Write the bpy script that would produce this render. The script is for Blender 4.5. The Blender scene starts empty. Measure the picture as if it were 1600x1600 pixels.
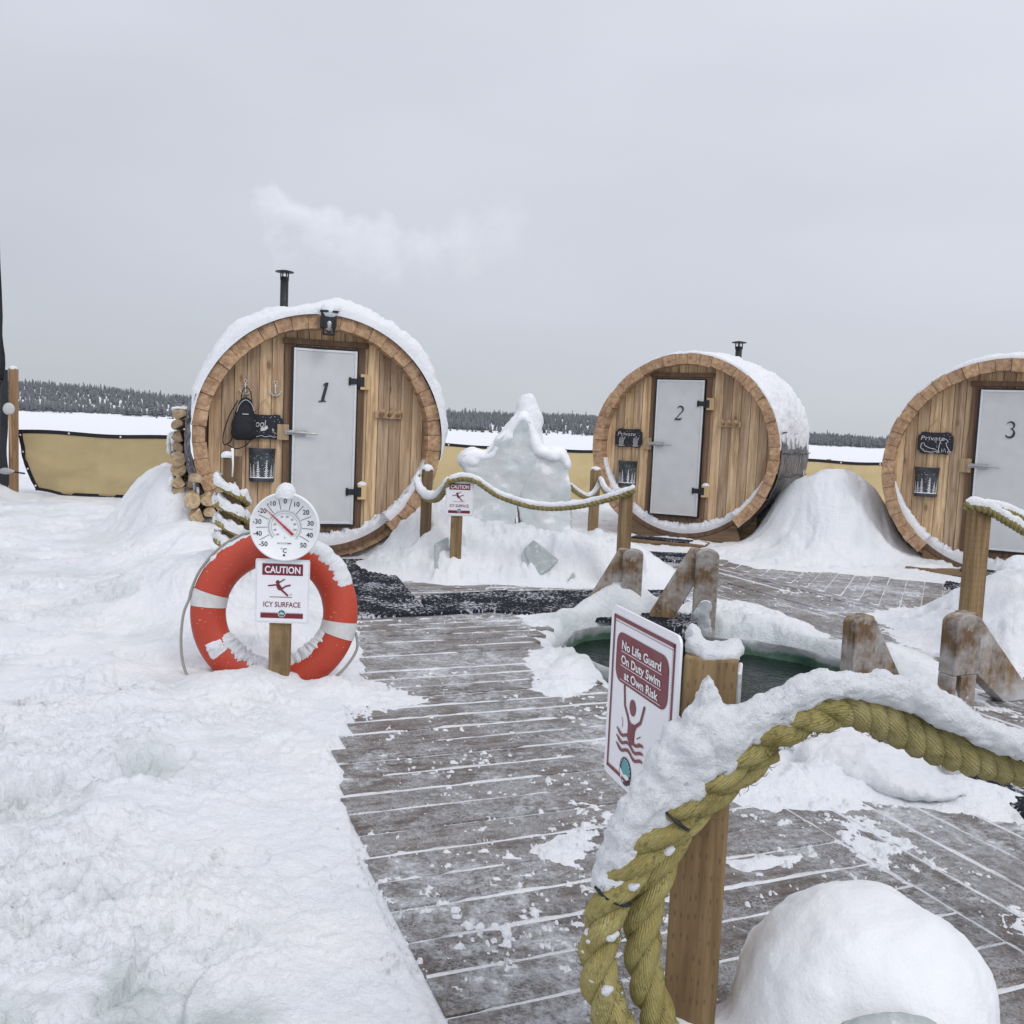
import bpy, math, random
import numpy as np
from mathutils import Matrix, Vector

random.seed(7); rng = np.random.default_rng(7)
S = bpy.context.scene
COL = S.collection

# ------------------------------------------------------------------ camera
F, PITCH, ROLL, EYE = 1450.0, math.radians(4.93), math.radians(2.5), 1.2
cam_data = bpy.data.cameras.new('camera'); cam = bpy.data.objects.new('camera', cam_data); COL.objects.link(cam)
cam_data.sensor_fit = 'HORIZONTAL'; cam_data.sensor_width = 36.0; cam_data.lens = 36.0 * F / 1600.0
cam_data.clip_start = 0.05; cam_data.clip_end = 6000.0
CM = Matrix.Rotation(math.pi / 2 - PITCH, 4, 'X') @ Matrix.Rotation(ROLL, 4, 'Z')
cam.matrix_world = Matrix.Translation((0, 0, EYE)) @ CM
S.camera = cam
S.render.resolution_x = S.render.resolution_y = 1024

# ------------------------------------------------------------------ sky, sun, exposure
SUN_EL, SUN_AZ = math.radians(46), math.radians(140)          # azimuth measured from +Y towards +X
w = bpy.data.worlds.new('World'); S.world = w; w.use_nodes = True
nt = w.node_tree; nt.nodes.clear()
def wn(t, **k):
    n = nt.nodes.new(t)
    for a, b in k.items(): setattr(n, a, b)
    return n
out = wn('ShaderNodeOutputWorld'); bg = wn('ShaderNodeBackground'); bg.inputs['Strength'].default_value = 0.1
sky = wn('ShaderNodeTexSky', sky_type='NISHITA', sun_disc=False, sun_elevation=SUN_EL, sun_rotation=SUN_AZ)
tc = wn('ShaderNodeTexCoord'); sep = wn('ShaderNodeSeparateXYZ'); nt.links.new(tc.outputs['Generated'], sep.inputs[0])
ramp = wn('ShaderNodeValToRGB'); nt.links.new(sep.outputs['Z'], ramp.inputs[0])      # the cloud deck: darker at the horizon, brighter overhead
els = ramp.color_ramp.elements
els[0].position = 0.0; els[0].color = (5.0, 5.3, 5.8, 1)
els[1].position = 1.0; els[1].color = (8.6, 8.7, 9.3, 1)
for p, c in ((0.12, (5.45, 5.7, 6.25, 1)), (0.36, (6.3, 6.55, 7.3, 1)), (0.6, (7.6, 7.7, 8.4, 1))):
    e = els.new(p); e.color = c
mp = wn('ShaderNodeMapping'); mp.inputs['Scale'].default_value = (1, 1, 3.2); nt.links.new(tc.outputs['Generated'], mp.inputs[0])
nz = wn('ShaderNodeTexNoise'); nz.inputs['Scale'].default_value = 1.7; nz.inputs['Detail'].default_value = 5; nz.inputs['Roughness'].default_value = 0.45
nt.links.new(mp.outputs[0], nz.inputs[0])
mr = wn('ShaderNodeMapRange'); mr.inputs[1].default_value = 0.3; mr.inputs[2].default_value = 0.7; mr.inputs[3].default_value = 0.93; mr.inputs[4].default_value = 1.07
nt.links.new(nz.outputs[0], mr.inputs[0])
rx = wn('ShaderNodeMapRange'); rx.inputs[1].default_value = -0.5; rx.inputs[2].default_value = 0.6; rx.inputs[3].default_value = 0.95; rx.inputs[4].default_value = 1.09
nt.links.new(sep.outputs['X'], rx.inputs[0])
ry = wn('ShaderNodeMapRange'); ry.inputs[1].default_value = 0.1; ry.inputs[2].default_value = -0.8; ry.inputs[3].default_value = 1.0; ry.inputs[4].default_value = 1.38     # sun side behind the camera, given added brightness to lift camera-facing surfaces
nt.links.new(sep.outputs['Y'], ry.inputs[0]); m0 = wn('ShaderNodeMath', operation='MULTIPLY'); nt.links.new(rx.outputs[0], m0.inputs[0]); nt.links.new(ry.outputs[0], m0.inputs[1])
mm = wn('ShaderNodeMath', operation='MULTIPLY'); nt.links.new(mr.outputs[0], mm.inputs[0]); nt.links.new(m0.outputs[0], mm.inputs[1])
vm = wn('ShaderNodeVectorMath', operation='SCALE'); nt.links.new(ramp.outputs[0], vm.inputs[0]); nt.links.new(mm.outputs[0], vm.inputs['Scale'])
mix = wn('ShaderNodeMix', data_type='RGBA'); mix.inputs[0].default_value = 0.93
nt.links.new(sky.outputs[0], mix.inputs[6]); nt.links.new(vm.outputs[0], mix.inputs[7])
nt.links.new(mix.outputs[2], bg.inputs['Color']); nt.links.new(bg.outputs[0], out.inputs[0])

sd = bpy.data.lights.new('sun', 'SUN'); sd.energy = 0.8; sd.angle = math.radians(18); sd.color = (1, 0.97, 0.93)
sun = bpy.data.objects.new('sun', sd); COL.objects.link(sun)
sdir = Vector((math.sin(SUN_AZ) * math.cos(SUN_EL), math.cos(SUN_AZ) * math.cos(SUN_EL), math.sin(SUN_EL)))
sun.rotation_euler = sdir.to_track_quat('Z', 'Y').to_euler(); sun.location = (0, 0, 30)

S.view_settings.view_transform = 'Standard'; S.view_settings.look = 'None'
S.view_settings.exposure = 0.12; S.view_settings.gamma = 1.0; S.view_settings.use_curve_mapping = False
S.cycles.max_bounces = 8; S.cycles.diffuse_bounces = 3; S.cycles.glossy_bounces = 3; S.cycles.transmission_bounces = 6
S.cycles.volume_bounces = 5; S.cycles.use_denoising = True; S.cycles.caustics_reflective = False; S.cycles.caustics_refractive = False

# ------------------------------------------------------------------ measuring from the photograph
CMn = np.array(CM.to_3x3())
def ray(px, py): return CMn @ np.array([(px - 800) / F, -(py - 800) / F, -1.0])
def P(px, py, Y):                      # the point seen at that pixel, Y metres away
    r = ray(px, py); return np.array([0, 0, EYE]) + r * (Y / r[1])
def G(px, py, z=0.0):                  # the point seen at that pixel at height z
    r = ray(px, py); return np.array([0, 0, EYE]) + r * ((z - EYE) / r[2])

# ------------------------------------------------------------------ noise
TAB = np.random.default_rng(3).random(65536)
def _h(*ii):
    h = np.zeros_like(ii[0])
    for k, i in zip((73856093, 19349663, 83492791), ii): h = h ^ (i * k)
    h = (h ^ (h >> 13)) * 1274126177
    return TAB[(h ^ (h >> 16)) & 65535]
def vnoise(p, seed=0):                 # value noise in 2-D or 3-D, about -1..1
    p = np.asarray(p, float) + seed * 17.31
    i = np.floor(p).astype(np.int64); f = p - i; f = f * f * f * (f * (f * 6 - 15) + 10)
    d = p.shape[1]; r = 0
    for c in range(2 ** d):
        wgt = 1; idx = []
        for a in range(d):
            b = (c >> a) & 1; idx.append(i[:, a] + b); wgt = wgt * (f[:, a] if b else 1 - f[:, a])
        r = r + wgt * _h(*idx)
    return r * 2 - 1
def fbm(p, octv=4, gain=0.5, seed=0):
    p = np.asarray(p, float); a, s, r = 1.0, 0.0, 0
    for k in range(octv):
        r = r + a * vnoise(p * (2.03 ** k), seed + k * 3); s += a; a *= gain
    return r / s
def sstep(a, b, x):
    t = np.clip((x - a) / (b - a), 0, 1); return t * t * (3 - 2 * t)
def sd_poly(x, y, poly):               # signed distance, negative inside
    poly = np.asarray(poly, float); d = np.full(x.shape, 1e18); ins = np.zeros(x.shape, bool)
    n = len(poly)
    for k in range(n):
        ax, ay = poly[k]; bx, by = poly[(k + 1) % n]
        ex, ey = bx - ax, by - ay
        t = np.clip(((x - ax) * ex + (y - ay) * ey) / (ex * ex + ey * ey + 1e-12), 0, 1)
        d = np.minimum(d, (x - ax - t * ex) ** 2 + (y - ay - t * ey) ** 2)
        c = (ay > y) != (by > y)
        ins ^= c & (x < ex * (y - ay) / (ey if abs(ey) > 1e-12 else 1e-12) + ax)
    d = np.sqrt(d); return np.where(ins, -d, d)

# ------------------------------------------------------------------ materials
def new_mat(name):
    m = bpy.data.materials.new(name); m.use_nodes = True
    return m, m.node_tree, m.node_tree.nodes['Principled BSDF']
class NT:
    def __init__(s, t): s.t = t
    def n(s, typ, ins=None, **k):
        nd = s.t.nodes.new(typ)
        for a, b in k.items(): setattr(nd, a, b)
        for a, b in (ins or {}).items():
            if hasattr(b, 'is_output') or isinstance(b, bpy.types.NodeSocket): s.t.links.new(b, nd.inputs[a])
            else: nd.inputs[a].default_value = b
        return nd
    def noise(s, vec, scale, detail=4, rough=0.55, dist=0.0):
        return s.n('ShaderNodeTexNoise', {'Vector': vec, 'Scale': scale, 'Detail': detail, 'Roughness': rough, 'Distortion': dist}).outputs[0]
    def rng(s, v, a, b, c=0.0, d=1.0, smooth=False):
        return s.n('ShaderNodeMapRange', {0: v, 1: a, 2: b, 3: c, 4: d}, interpolation_type='SMOOTHSTEP' if smooth else 'LINEAR').outputs[0]
    def mix(s, f, a, b, blend='MIX'):
        nd = s.n('ShaderNodeMix', data_type='RGBA', blend_type=blend)
        for i, v in ((0, f), (6, a), (7, b)):
            if isinstance(v, bpy.types.NodeSocket): s.t.links.new(v, nd.inputs[i])
            else: nd.inputs[i].default_value = (*v, 1) if isinstance(v, tuple) and len(v) == 3 else v
        return nd.outputs[2]
    def math(s, op, a, b=0.0):
        return s.n('ShaderNodeMath', {0: a, 1: b}, operation=op).outputs[0]
    def attr(s, name): return s.n('ShaderNodeAttribute', attribute_name=name).outputs['Fac']
    def obj(s): return s.n('ShaderNodeTexCoord').outputs['Object']
    def uv(s): return s.n('ShaderNodeTexCoord').outputs['UV']
    def map(s, v, scale=(1, 1, 1), loc=(0, 0, 0)): return s.n('ShaderNodeMapping', {'Vector': v, 'Scale': scale, 'Location': loc}).outputs[0]
    def bump(s, h, strength=0.3, dist=0.01, normal=None):
        i = {'Height': h, 'Strength': strength, 'Distance': dist}
        if normal is not None: i['Normal'] = normal
        return s.n('ShaderNodeBump', i).outputs[0]
    def link(s, a, b): s.t.links.new(a, b)

def flat(name, col, rough=0.6, metal=0.0, var=0.06, scale=30, bump=0.0, spec=0.5):
    m, t, b = new_mat(name); g = NT(t)
    n = g.noise(g.obj(), scale, 5)
    c0 = tuple(max(0, c * (1 - var)) for c in col); c1 = tuple(min(1, c * (1 + var)) for c in col)
    g.link(g.mix(g.rng(n, 0.3, 0.7), c0, c1), b.inputs['Base Color'])
    g.link(g.rng(n, 0.3, 0.7, max(0, rough - 0.08), min(1, rough + 0.08)), b.inputs['Roughness'])
    b.inputs['Metallic'].default_value = metal; b.inputs['Specular IOR Level'].default_value = spec
    if bump: g.link(g.bump(n, bump, 0.004), b.inputs['Normal'])
    return m

SNOWC = (0.86, 0.868, 0.885)
def snow_mat(name, icy=False, fine=1.0, bumpk=.85):
    m, t, b = new_mat(name); g = NT(t); o = g.obj()
    n1 = g.noise(o, 14 * fine, 6, 0.65); n2 = g.noise(o, 90 * fine, 4, 0.7); n3 = g.noise(o, 2.2, 4)
    col = g.mix(g.rng(n3, 0.35, 0.65), SNOWC, (0.80, 0.825, 0.865))
    rough = 0.75
    if icy:
        a = g.attr('icy'); col = g.mix(g.math('MULTIPLY', a, g.rng(n1, 0.3, 0.6, 0.6, 1.0)), col, (0.51, 0.575, 0.565))
        dirt = g.rng(g.noise(o, 9, 8, 0.75), 0.66, 0.74); col = g.mix(g.math('MULTIPLY', dirt, 0.22), col, (0.42, 0.42, 0.40))
        g.link(g.math('SUBTRACT', 0.78, g.math('MULTIPLY', a, 0.42)), b.inputs['Roughness'])
    else: b.inputs['Roughness'].default_value = rough
    g.link(col, b.inputs['Base Color'])
    n4 = g.noise(o, 34 * fine, 6, 0.7)
    h = g.math('ADD', g.math('MULTIPLY', n1, 0.6), g.math('ADD', g.math('MULTIPLY', n4, 0.45), g.math('MULTIPLY', n2, 0.28)))
    g.link(g.bump(h, bumpk, 0.03 / fine ** .5), b.inputs['Normal']); b.inputs['Specular IOR Level'].default_value = 0.3
    return m

def wood_mat(name, dark, light, axis=2, knots=0.7, rough=0.75, fine=1.0, frost=0.0, stain=0.35, incise=False, soft=False):
    m, t, b = new_mat(name); g = NT(t); o = g.obj(); tone = g.attr('tone')
    if soft: tone = g.rng(tone, 0, 1, .3, .75)
    off = g.n('ShaderNodeCombineXYZ', {0: g.math('MULTIPLY', tone, 7.7), 1: g.math('MULTIPLY', tone, 5.1), 2: g.math('MULTIPLY', tone, 9.3)}).outputs[0]
    p = g.n('ShaderNodeVectorMath', {0: o, 1: off}, operation='ADD').outputs[0]
    sc = [1.0, 1.0, 1.0]; sc[axis] = 0.055
    ps = g.map(p, tuple(sc))
    n1 = g.noise(ps, 26 * fine, 7, 0.62, 0.6); n2 = g.noise(ps, 110 * fine, 3, 0.6)
    grain = g.math('ADD', g.math('MULTIPLY', n1, 0.75), g.math('MULTIPLY', n2, 0.25))
    col = g.mix(g.rng(grain, 0.39, 0.61), dark, light)
    k = g.rng(tone, 0, 1, 0.66, 1.2); cc = g.n('ShaderNodeCombineColor', {0: k, 1: k, 2: g.math('MULTIPLY', k, g.rng(tone, 0, 1, 1.08, 0.94))}).outputs[0]
    col = g.mix(1.0, col, cc, 'MULTIPLY')
    if knots:
        sk = [5.0, 5.0, 5.0]; sk[axis] = 2.4
        vo = g.n('ShaderNodeTexVoronoi', {'Vector': g.map(p, tuple(sk)), 'Scale': 1.3, 'Randomness': 1.0}, feature='F1').outputs['Distance']
        kn = g.rng(vo, 0.17, 0.06, 0, knots, True); ring = g.rng(vo, 0.32, 0.15, 0, 0.35 * knots, True)
        col = g.mix(ring, col, tuple(c * 0.75 for c in dark)); col = g.mix(kn, col, tuple(c * 0.3 for c in dark))
    if stain:
        ss = [3.0, 3.0, 3.0]; ss[axis] = 0.5
        st = g.rng(g.noise(g.map(p, tuple(ss)), 2.6, 5), 0.5, 0.72, 0, stain)
        col = g.mix(st, col, tuple(c * 0.55 for c in dark))
    nrm = grain
    if incise:                                          # the rows of slits pressed into treated timber
        br = g.n('ShaderNodeTexBrick', {'Vector': g.map(o, (1, 1, 1)), 'Scale': 1.0, 'Mortar Size': 0.0}).outputs[0]
        si = [85.0, 85.0, 85.0]; si[axis] = 27.0
        vs = g.n('ShaderNodeTexVoronoi', {'Vector': g.map(o, tuple(si)), 'Scale': 1.0, 'Randomness': 0.25}, feature='F1').outputs['Distance']
        sl = g.rng(vs, 0.22, 0.10, 0, 0.45, True)
        col = g.mix(sl, col, tuple(c * 0.45 for c in dark))
    if frost:
        fz = g.noise(o, 3.5, 7, 0.7); col = g.mix(g.rng(fz, 0.50 - 0.1 * frost, 0.72 - 0.1 * frost, 0, 0.75), col, (0.62, 0.64, 0.66))
        f2 = g.noise(o, 40, 5, 0.7); col = g.mix(g.rng(f2, 0.64, 0.72, 0, 0.6), col, (0.75, 0.77, 0.8))
    g.link(col, b.inputs['Base Color']); b.inputs['Roughness'].default_value = rough; b.inputs['Specular IOR Level'].default_value = 0.3
    g.link(g.bump(nrm, 0.35, 0.004), b.inputs['Normal'])
    return m

M = {}
M['snow'] = snow_mat('snow'); M['ground'] = snow_mat('trampled_snow', True)
M['snow_soft'] = snow_mat('settled_snow', bumpk=.30)
M['snow_fluffy'] = snow_mat('fluffy_snow', fine=3.0)
M['wall'] = wood_mat('cedar_boards', (0.37, 0.235, 0.135), (0.70, 0.515, 0.325), 2)
M['stave'] = wood_mat('cedar_staves', (0.32, 0.185, 0.105), (0.58, 0.39, 0.24), 1, knots=0.5, stain=0.5, soft=True)
M['trim'] = wood_mat('brown_trim', (0.13, 0.075, 0.045), (0.24, 0.15, 0.09), 2, knots=0.0)
M['block'] = wood_mat('pale_pine', (0.42, 0.29, 0.15), (0.62, 0.46, 0.27), 2, knots=0.0, stain=0)
M['post'] = wood_mat('treated_post', (0.140, 0.090, 0.045), (0.285, 0.195, 0.105), 2, knots=0.4, incise=True)
M['rail'] = wood_mat('iced_timber', (0.11, 0.068, 0.038), (0.27, 0.175, 0.09), 2, knots=0.4, frost=0.9)
M['cradle'] = wood_mat('cradle_timber', (0.16, 0.10, 0.05), (0.33, 0.22, 0.12), 0, knots=0.3)
M['log'] = wood_mat('split_firewood', (0.34, 0.23, 0.13), (0.60, 0.47, 0.31), 1, knots=0.2)
M['lumber'] = wood_mat('new_lumber', (0.33, 0.19, 0.09), (0.50, 0.32, 0.17), 2, knots=0.3)
M['door'] = flat('grey_door_panel', (0.55, 0.56, 0.56), 0.42, var=0.05, scale=7, bump=0.03)
M['alu'] = flat('aluminium', (0.66, 0.67, 0.68), 0.4, 0.5)
M['steel'] = flat('galvanised_steel', (0.42, 0.42, 0.42), 0.4, 0.8)
M['black'] = flat('black_metal', (0.012, 0.013, 0.016), 0.55)
M['rubber'] = flat('black_gasket', (0.018, 0.015, 0.016), 0.7)
M['cloth'] = flat('black_cloth', (0.012, 0.013, 0.018), 0.85, scale=200, bump=0.3)
M['chalk'] = flat('chalk', (0.62, 0.62, 0.61), 0.9)
M['slate'] = flat('chalkboard_black', (0.012, 0.014, 0.022), 0.7, var=0.3)
M['pail'] = flat('dark_painted_tin', (0.045, 0.052, 0.060), 0.6, var=0.6, scale=14)
M['paint'] = flat('white_paint', (0.8, 0.81, 0.82), 0.7)
M['gold'] = flat('twine', (0.45, 0.32, 0.10), 0.8)
M['hook'] = flat('weathered_white_metal', (0.55, 0.54, 0.50), 0.6)
M['paper'] = flat('white_sign_sheet', (0.80, 0.80, 0.83), 0.35, var=0.015)
M['clear'] = flat('laminate_edge', (0.68, 0.70, 0.74), 0.25)
M['maroon'] = flat('maroon_print', (0.165, 0.014, 0.026), 0.4)
M['ink'] = flat('black_print', (0.02, 0.02, 0.025), 0.5)
M['greyink'] = flat('grey_print', (0.42, 0.44, 0.46), 0.5)
M['teal'] = flat('teal_print', (0.06, 0.30, 0.33), 0.4)
M['dial'] = flat('white_dial', (0.80, 0.81, 0.83), 0.4, var=0.02)
M['needle'] = flat('red_needle', (0.42, 0.03, 0.04), 0.4)
M['tape'] = flat('reflective_tape', (0.60, 0.60, 0.59), 0.45, var=0.1)
M['line'] = flat('grey_line', (0.30, 0.29, 0.27), 0.85, var=0.3, scale=300)
M['band'] = flat('black_edging', (0.012, 0.010, 0.014), 0.8)
M['grommet'] = flat('white_grommet', (0.75, 0.75, 0.75), 0.4)
M['dark_tarp'] = flat('dark_mesh_tarp', (0.022, 0.025, 0.032), 0.75, var=0.35, scale=40, bump=0.5)
M['tin'] = flat('pale_metal', (0.55, 0.58, 0.57), 0.4)
M['tree'] = flat('hazed_conifer', (0.165, 0.176, 0.192), 0.9, var=0.35, scale=0.3)  # frosted conifers, lightened further so the colour carries distance haze
M['brush'] = flat('bare_shore_brush', (0.16, 0.155, 0.15), 0.9, var=0.3, scale=0.6)
M['bark'] = flat('bark', (0.14, 0.09, 0.06), 0.9, var=0.4, scale=60, bump=0.5)

def rope_mat(name, dark, light):
    m, t, b = new_mat(name); g = NT(t); uv = g.uv(); o = g.obj()
    fib = g.noise(g.map(uv, (40, 5.0, 1)), 6, 4, 0.6, 0.3); n = g.noise(o, 16, 5)
    f2 = g.noise(g.map(uv, (30, 60, 1)), 3, 3, 0.6)
    col = g.mix(g.rng(g.math('ADD', g.math('MULTIPLY', f2, 0.6), g.math('MULTIPLY', n, 0.4)), 0.36, 0.62), dark, light)
    dirt = g.rng(g.noise(o, 38, 5, .7), .56, .66, 0, .5); col = g.mix(dirt, col, (0.13, 0.105, 0.045)); frost = g.rng(g.noise(o, 150, 5, .8), .58, .68, 0, .55); col = g.mix(g.math('MULTIPLY', frost, g.rng(n, .42, .58)), col, (0.70, 0.70, 0.67))
    g.link(col, b.inputs['Base Color']); b.inputs['Roughness'].default_value = 0.85; b.inputs['Specular IOR Level'].default_value = 0.2
    w_ = g.n('ShaderNodeTexWave', {'Vector': g.map(uv, (70, 14, 1)), 'Scale': 1.0, 'Distortion': 4.0, 'Detail': 3.0}, bands_direction='DIAGONAL').outputs[0]
    g.link(g.bump(g.math('ADD', w_, f2), 0.8, 0.0025), b.inputs['Normal'])
    return m
M['rope'] = rope_mat('yellow_rope', (0.235, 0.19, 0.055), (0.54, 0.47, 0.20))
M['rope_grey'] = rope_mat('weathered_rope', (0.21, 0.175, 0.065), (0.50, 0.435, 0.20))

def ring_mat():
    m, t, b = new_mat('red_lifebuoy_shell'); g = NT(t); o = g.obj()
    n = g.noise(o, 5, 5); col = g.mix(g.rng(n, 0.35, 0.65), (0.42, 0.042, 0.019), (0.50, 0.058, 0.026))
    sc = g.rng(g.noise(g.map(o, (3, 3, 9)), 14, 4, 0.6), 0.665, 0.69); col = g.mix(g.math('MULTIPLY', sc, 0.6), col, (0.72, 0.55, 0.5))
    g.link(col, b.inputs['Base Color']); b.inputs['Roughness'].default_value = 0.48
    g.link(g.bump(g.noise(o, 60, 4), 0.12, 0.004), b.inputs['Normal']); return m
M['ring'] = ring_mat()

def fabric_mat(k=1.0):
    m, t, b = new_mat('tan_mesh_fabric'); g = NT(t); uv = g.uv(); o = g.obj()
    wv = g.noise(g.map(uv, (90, 260, 1)), 1.0, 2); n = g.noise(o, 1.6, 5)
    col = g.mix(g.rng(n, 0.3, 0.7), tuple(k * c for c in (0.62, 0.49, 0.26)), tuple(k * c for c in (0.72, 0.58, 0.32))); col = g.mix(g.rng(wv, 0.3, 0.7, 0, 0.5), col, tuple(k * c for c in (0.55, 0.43, 0.21)))
    col = g.mix(g.rng(g.noise(g.map(o, (1, 1, .5)), 3.5, 6, .7), .48, .68, 0, .35), col, tuple(k * c for c in (0.50, 0.40, 0.22)))
    g.link(col, b.inputs['Base Color']); b.inputs['Roughness'].default_value = 0.85
    g.link(g.bump(wv, 0.25, 0.01), b.inputs['Normal'])
    tr = g.n('ShaderNodeBsdfTranslucent', {'Color': col}); ms = g.n('ShaderNodeMixShader', {0: 0.35, 1: b.outputs[0], 2: tr.outputs[0]}); g.link(ms.outputs[0], t.nodes['Material Output'].inputs[0]); return m
M['fabric'] = fabric_mat()
M['fabric_dark'] = fabric_mat(.80)  # same tan fabric with all its colours scaled darker

def deck_mat():
    m, t, b = new_mat('frosted_planks'); g = NT(t); uv = g.uv(); o = g.obj(); tone = g.attr('tone')
    wo = g.noise(g.map(uv, (2.5, 55, 1)), 1.0, 6, 0.65, 0.5)
    wood = g.mix(g.rng(wo, 0.32, 0.68), (0.038, 0.028, 0.022), (0.150, 0.108, 0.084))
    big = g.noise(o, 0.8, 5, 0.6); mid = g.noise(o, 5.5, 9, 0.74, 0.6); fin = g.noise(o, 48, 7, 0.8); str_ = g.noise(g.map(uv, (3.5, 14, 1)), 1.6, 7, 0.72)
    f1 = g.math('ADD', g.math('ADD', g.math('MULTIPLY', big, 0.30), g.math('MULTIPLY', mid, 0.28)), g.math('ADD', g.math('MULTIPLY', str_, 0.30), g.math('MULTIPLY', fin, 0.16)))
    f1 = g.math('ADD', f1, g.math('MULTIPLY', g.math('SUBTRACT', tone, 0.5), 0.05))
    film = g.rng(f1, 0.468, 0.548, 0.04, 0.93)
    rime = g.mix(g.rng(fin, 0.36, 0.64), (0.19, 0.172, 0.162), (0.45, 0.45, 0.455))
    col = g.mix(film, wood, rime)
    wv = g.n('ShaderNodeVectorMath', {0: o, 1: g.n('ShaderNodeVectorMath', {0: g.n('ShaderNodeTexNoise', {'Vector': o, 'Scale': 30.0, 'Detail': 4.0}).outputs[1], 'Scale': .035}, operation='SCALE').outputs[0]}, operation='ADD').outputs[0]
    vc = g.n('ShaderNodeTexVoronoi', {'Vector': wv, 'Scale': 85.0}, feature='DISTANCE_TO_EDGE').outputs['Distance']
    cm = g.math('MULTIPLY', g.rng(vc, 0.16, 0.02), g.rng(g.noise(o, 8, 6, 0.7), 0.44, 0.62, 0, 0.55)); col = g.mix(cm, col, (0.66, 0.68, 0.71))
    spk = g.rng(g.noise(o, 85, 5, 0.8), 0.60, 0.68, 0, 0.75); col = g.mix(g.math('MULTIPLY', spk, g.rng(mid, 0.38, 0.6)), col, (0.78, 0.80, 0.83))
    fl = g.math('ADD', g.math('MULTIPLY', mid, 0.5), g.math('MULTIPLY', g.noise(o, 24, 8, 0.82), 0.5)); fl = g.math('ADD', fl, g.math('MULTIPLY', g.math('SUBTRACT', big, 0.5), 0.5))
    sn = g.rng(fl, 0.49, 0.61, 0, 0.90); col = g.mix(sn, col, (0.80, 0.82, 0.85))
    g.link(col, b.inputs['Base Color']); g.link(g.rng(film, 0, 1, 0.27, 0.62), b.inputs['Roughness']); b.inputs['Specular IOR Level'].default_value = 0.45
    h = g.math('ADD', g.math('MULTIPLY', sn, 1.0), g.math('ADD', g.math('MULTIPLY', fin, 1.2), g.math('ADD', g.math('MULTIPLY', cm, 0.4), g.math('MULTIPLY', mid, 0.8))))
    g.link(g.bump(h, 0.8, 0.008), b.inputs['Normal']); return m
M['deck'] = deck_mat()

def mat_mat():
    m, t, b = new_mat('snowy_rubber_mat'); g = NT(t); o = g.obj()
    fl = g.math('ADD', g.math('MULTIPLY', g.noise(o, 3, 4), 0.35), g.math('MULTIPLY', g.noise(g.map(o, (1, 1, 0.3)), 45, 5, 0.7), 0.65))
    sn = g.rng(fl, 0.53, 0.565, 0, 0.8); col = g.mix(sn, (0.014, 0.016, 0.022), (0.55, 0.57, 0.62))
    g.link(col, b.inputs['Base Color']); b.inputs['Roughness'].default_value = 0.85; b.inputs['Specular IOR Level'].default_value = 0.12; return m
M['mat'] = mat_mat()

def ice_mat(name, col, snowy=0.5, trans=0.25, deep=(0.45, 0.55, 0.56), tint=None):
    m, t, b = new_mat(name); g = NT(t); o = g.obj()
    n = g.noise(o, 5, 6, 0.62, 0.8); n2 = g.noise(o, 22, 6, 0.7)
    c = g.mix(g.rng(n, 0.36, 0.64), deep, col)
    c = g.mix(g.rng(n2, 0.54, 0.66, 0, 0.5), c, (0.82, 0.84, 0.86))
    geo = g.n('ShaderNodeNewGeometry').outputs['Normal']; nzv = g.n('ShaderNodeSeparateXYZ', {0: geo}).outputs[2]
    up = g.rng(g.math('ADD', nzv, g.math('MULTIPLY', g.math('SUBTRACT', n, 0.5), 1.0)), 0.15, 0.45, 0, snowy, True)
    if tint:
        tx = g.n('ShaderNodeTexNoise', {'Vector': o, 'Scale': 1.6, 'Detail': 3.0}).outputs[0]
        c = g.mix(g.rng(tx, 0.52, 0.66, 0, 0.5), c, tint)
    c = g.mix(up, c, SNOWC)
    g.link(c, b.inputs['Base Color']); g.link(g.rng(up, 0, 1, 0.22, 0.75), b.inputs['Roughness'])
    g.link(g.math('MULTIPLY', g.math('SUBTRACT', 1.0, up), trans), b.inputs['Transmission Weight']); b.inputs['IOR'].default_value = 1.31
    h = g.math('ADD', n, g.math('MULTIPLY', n2, 0.5)); g.link(g.bump(h, 0.5, 0.02), b.inputs['Normal']); return m
M['ice'] = ice_mat('sculpture_ice', (0.87, 0.89, 0.905), 1.0, 0.28, (0.70, 0.78, 0.80), (0.78, 0.66, 0.70))
M['grey_ice'] = ice_mat('clear_grey_ice', (0.40, 0.45, 0.45), 0.12, 0.1, (0.28, 0.33, 0.33))
M['rail_ice'] = ice_mat('rime_ice', (0.64, 0.66, 0.68), 0.8, 0.15, (0.46, 0.48, 0.50))

def wall_ice():
    m, t, b = new_mat('green_lake_ice'); g = NT(t); o = g.obj(); n = g.noise(o, 4, 6, 0.65); z = g.n('ShaderNodeSeparateXYZ', {0: o}).outputs[2]
    zz = g.math('ADD', z, g.math('MULTIPLY', g.math('SUBTRACT', n, 0.5), 0.16))
    c = g.mix(g.rng(n, 0.35, 0.65), (0.045, 0.105, 0.070), (0.15, 0.25, 0.18))
    c = g.mix(g.rng(zz, -0.085, -0.045, 0, 1, True), c, (0.42, 0.45, 0.46)); c = g.mix(g.rng(zz, -0.045, 0.0, 0, 1, True), c, SNOWC)
    g.link(c, b.inputs['Base Color']); b.inputs['Roughness'].default_value = 0.35
    g.link(g.bump(n, 0.5, 0.04), b.inputs['Normal']); return m
M['wall_ice'] = wall_ice()
def water_mat():
    m, t, b = new_mat('dark_lake_water'); g = NT(t); o = g.obj()
    b.inputs['Base Color'].default_value = (0.012, 0.022, 0.018, 1); b.inputs['Roughness'].default_value = 0.08; b.inputs['IOR'].default_value = 1.33; b.inputs['Specular IOR Level'].default_value = 0.14
    g.link(g.bump(g.noise(g.map(o, (1, 1.6, 1)), 9, 3, 0.5, 0.8), 0.35, 0.03), b.inputs['Normal']); return m
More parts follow.
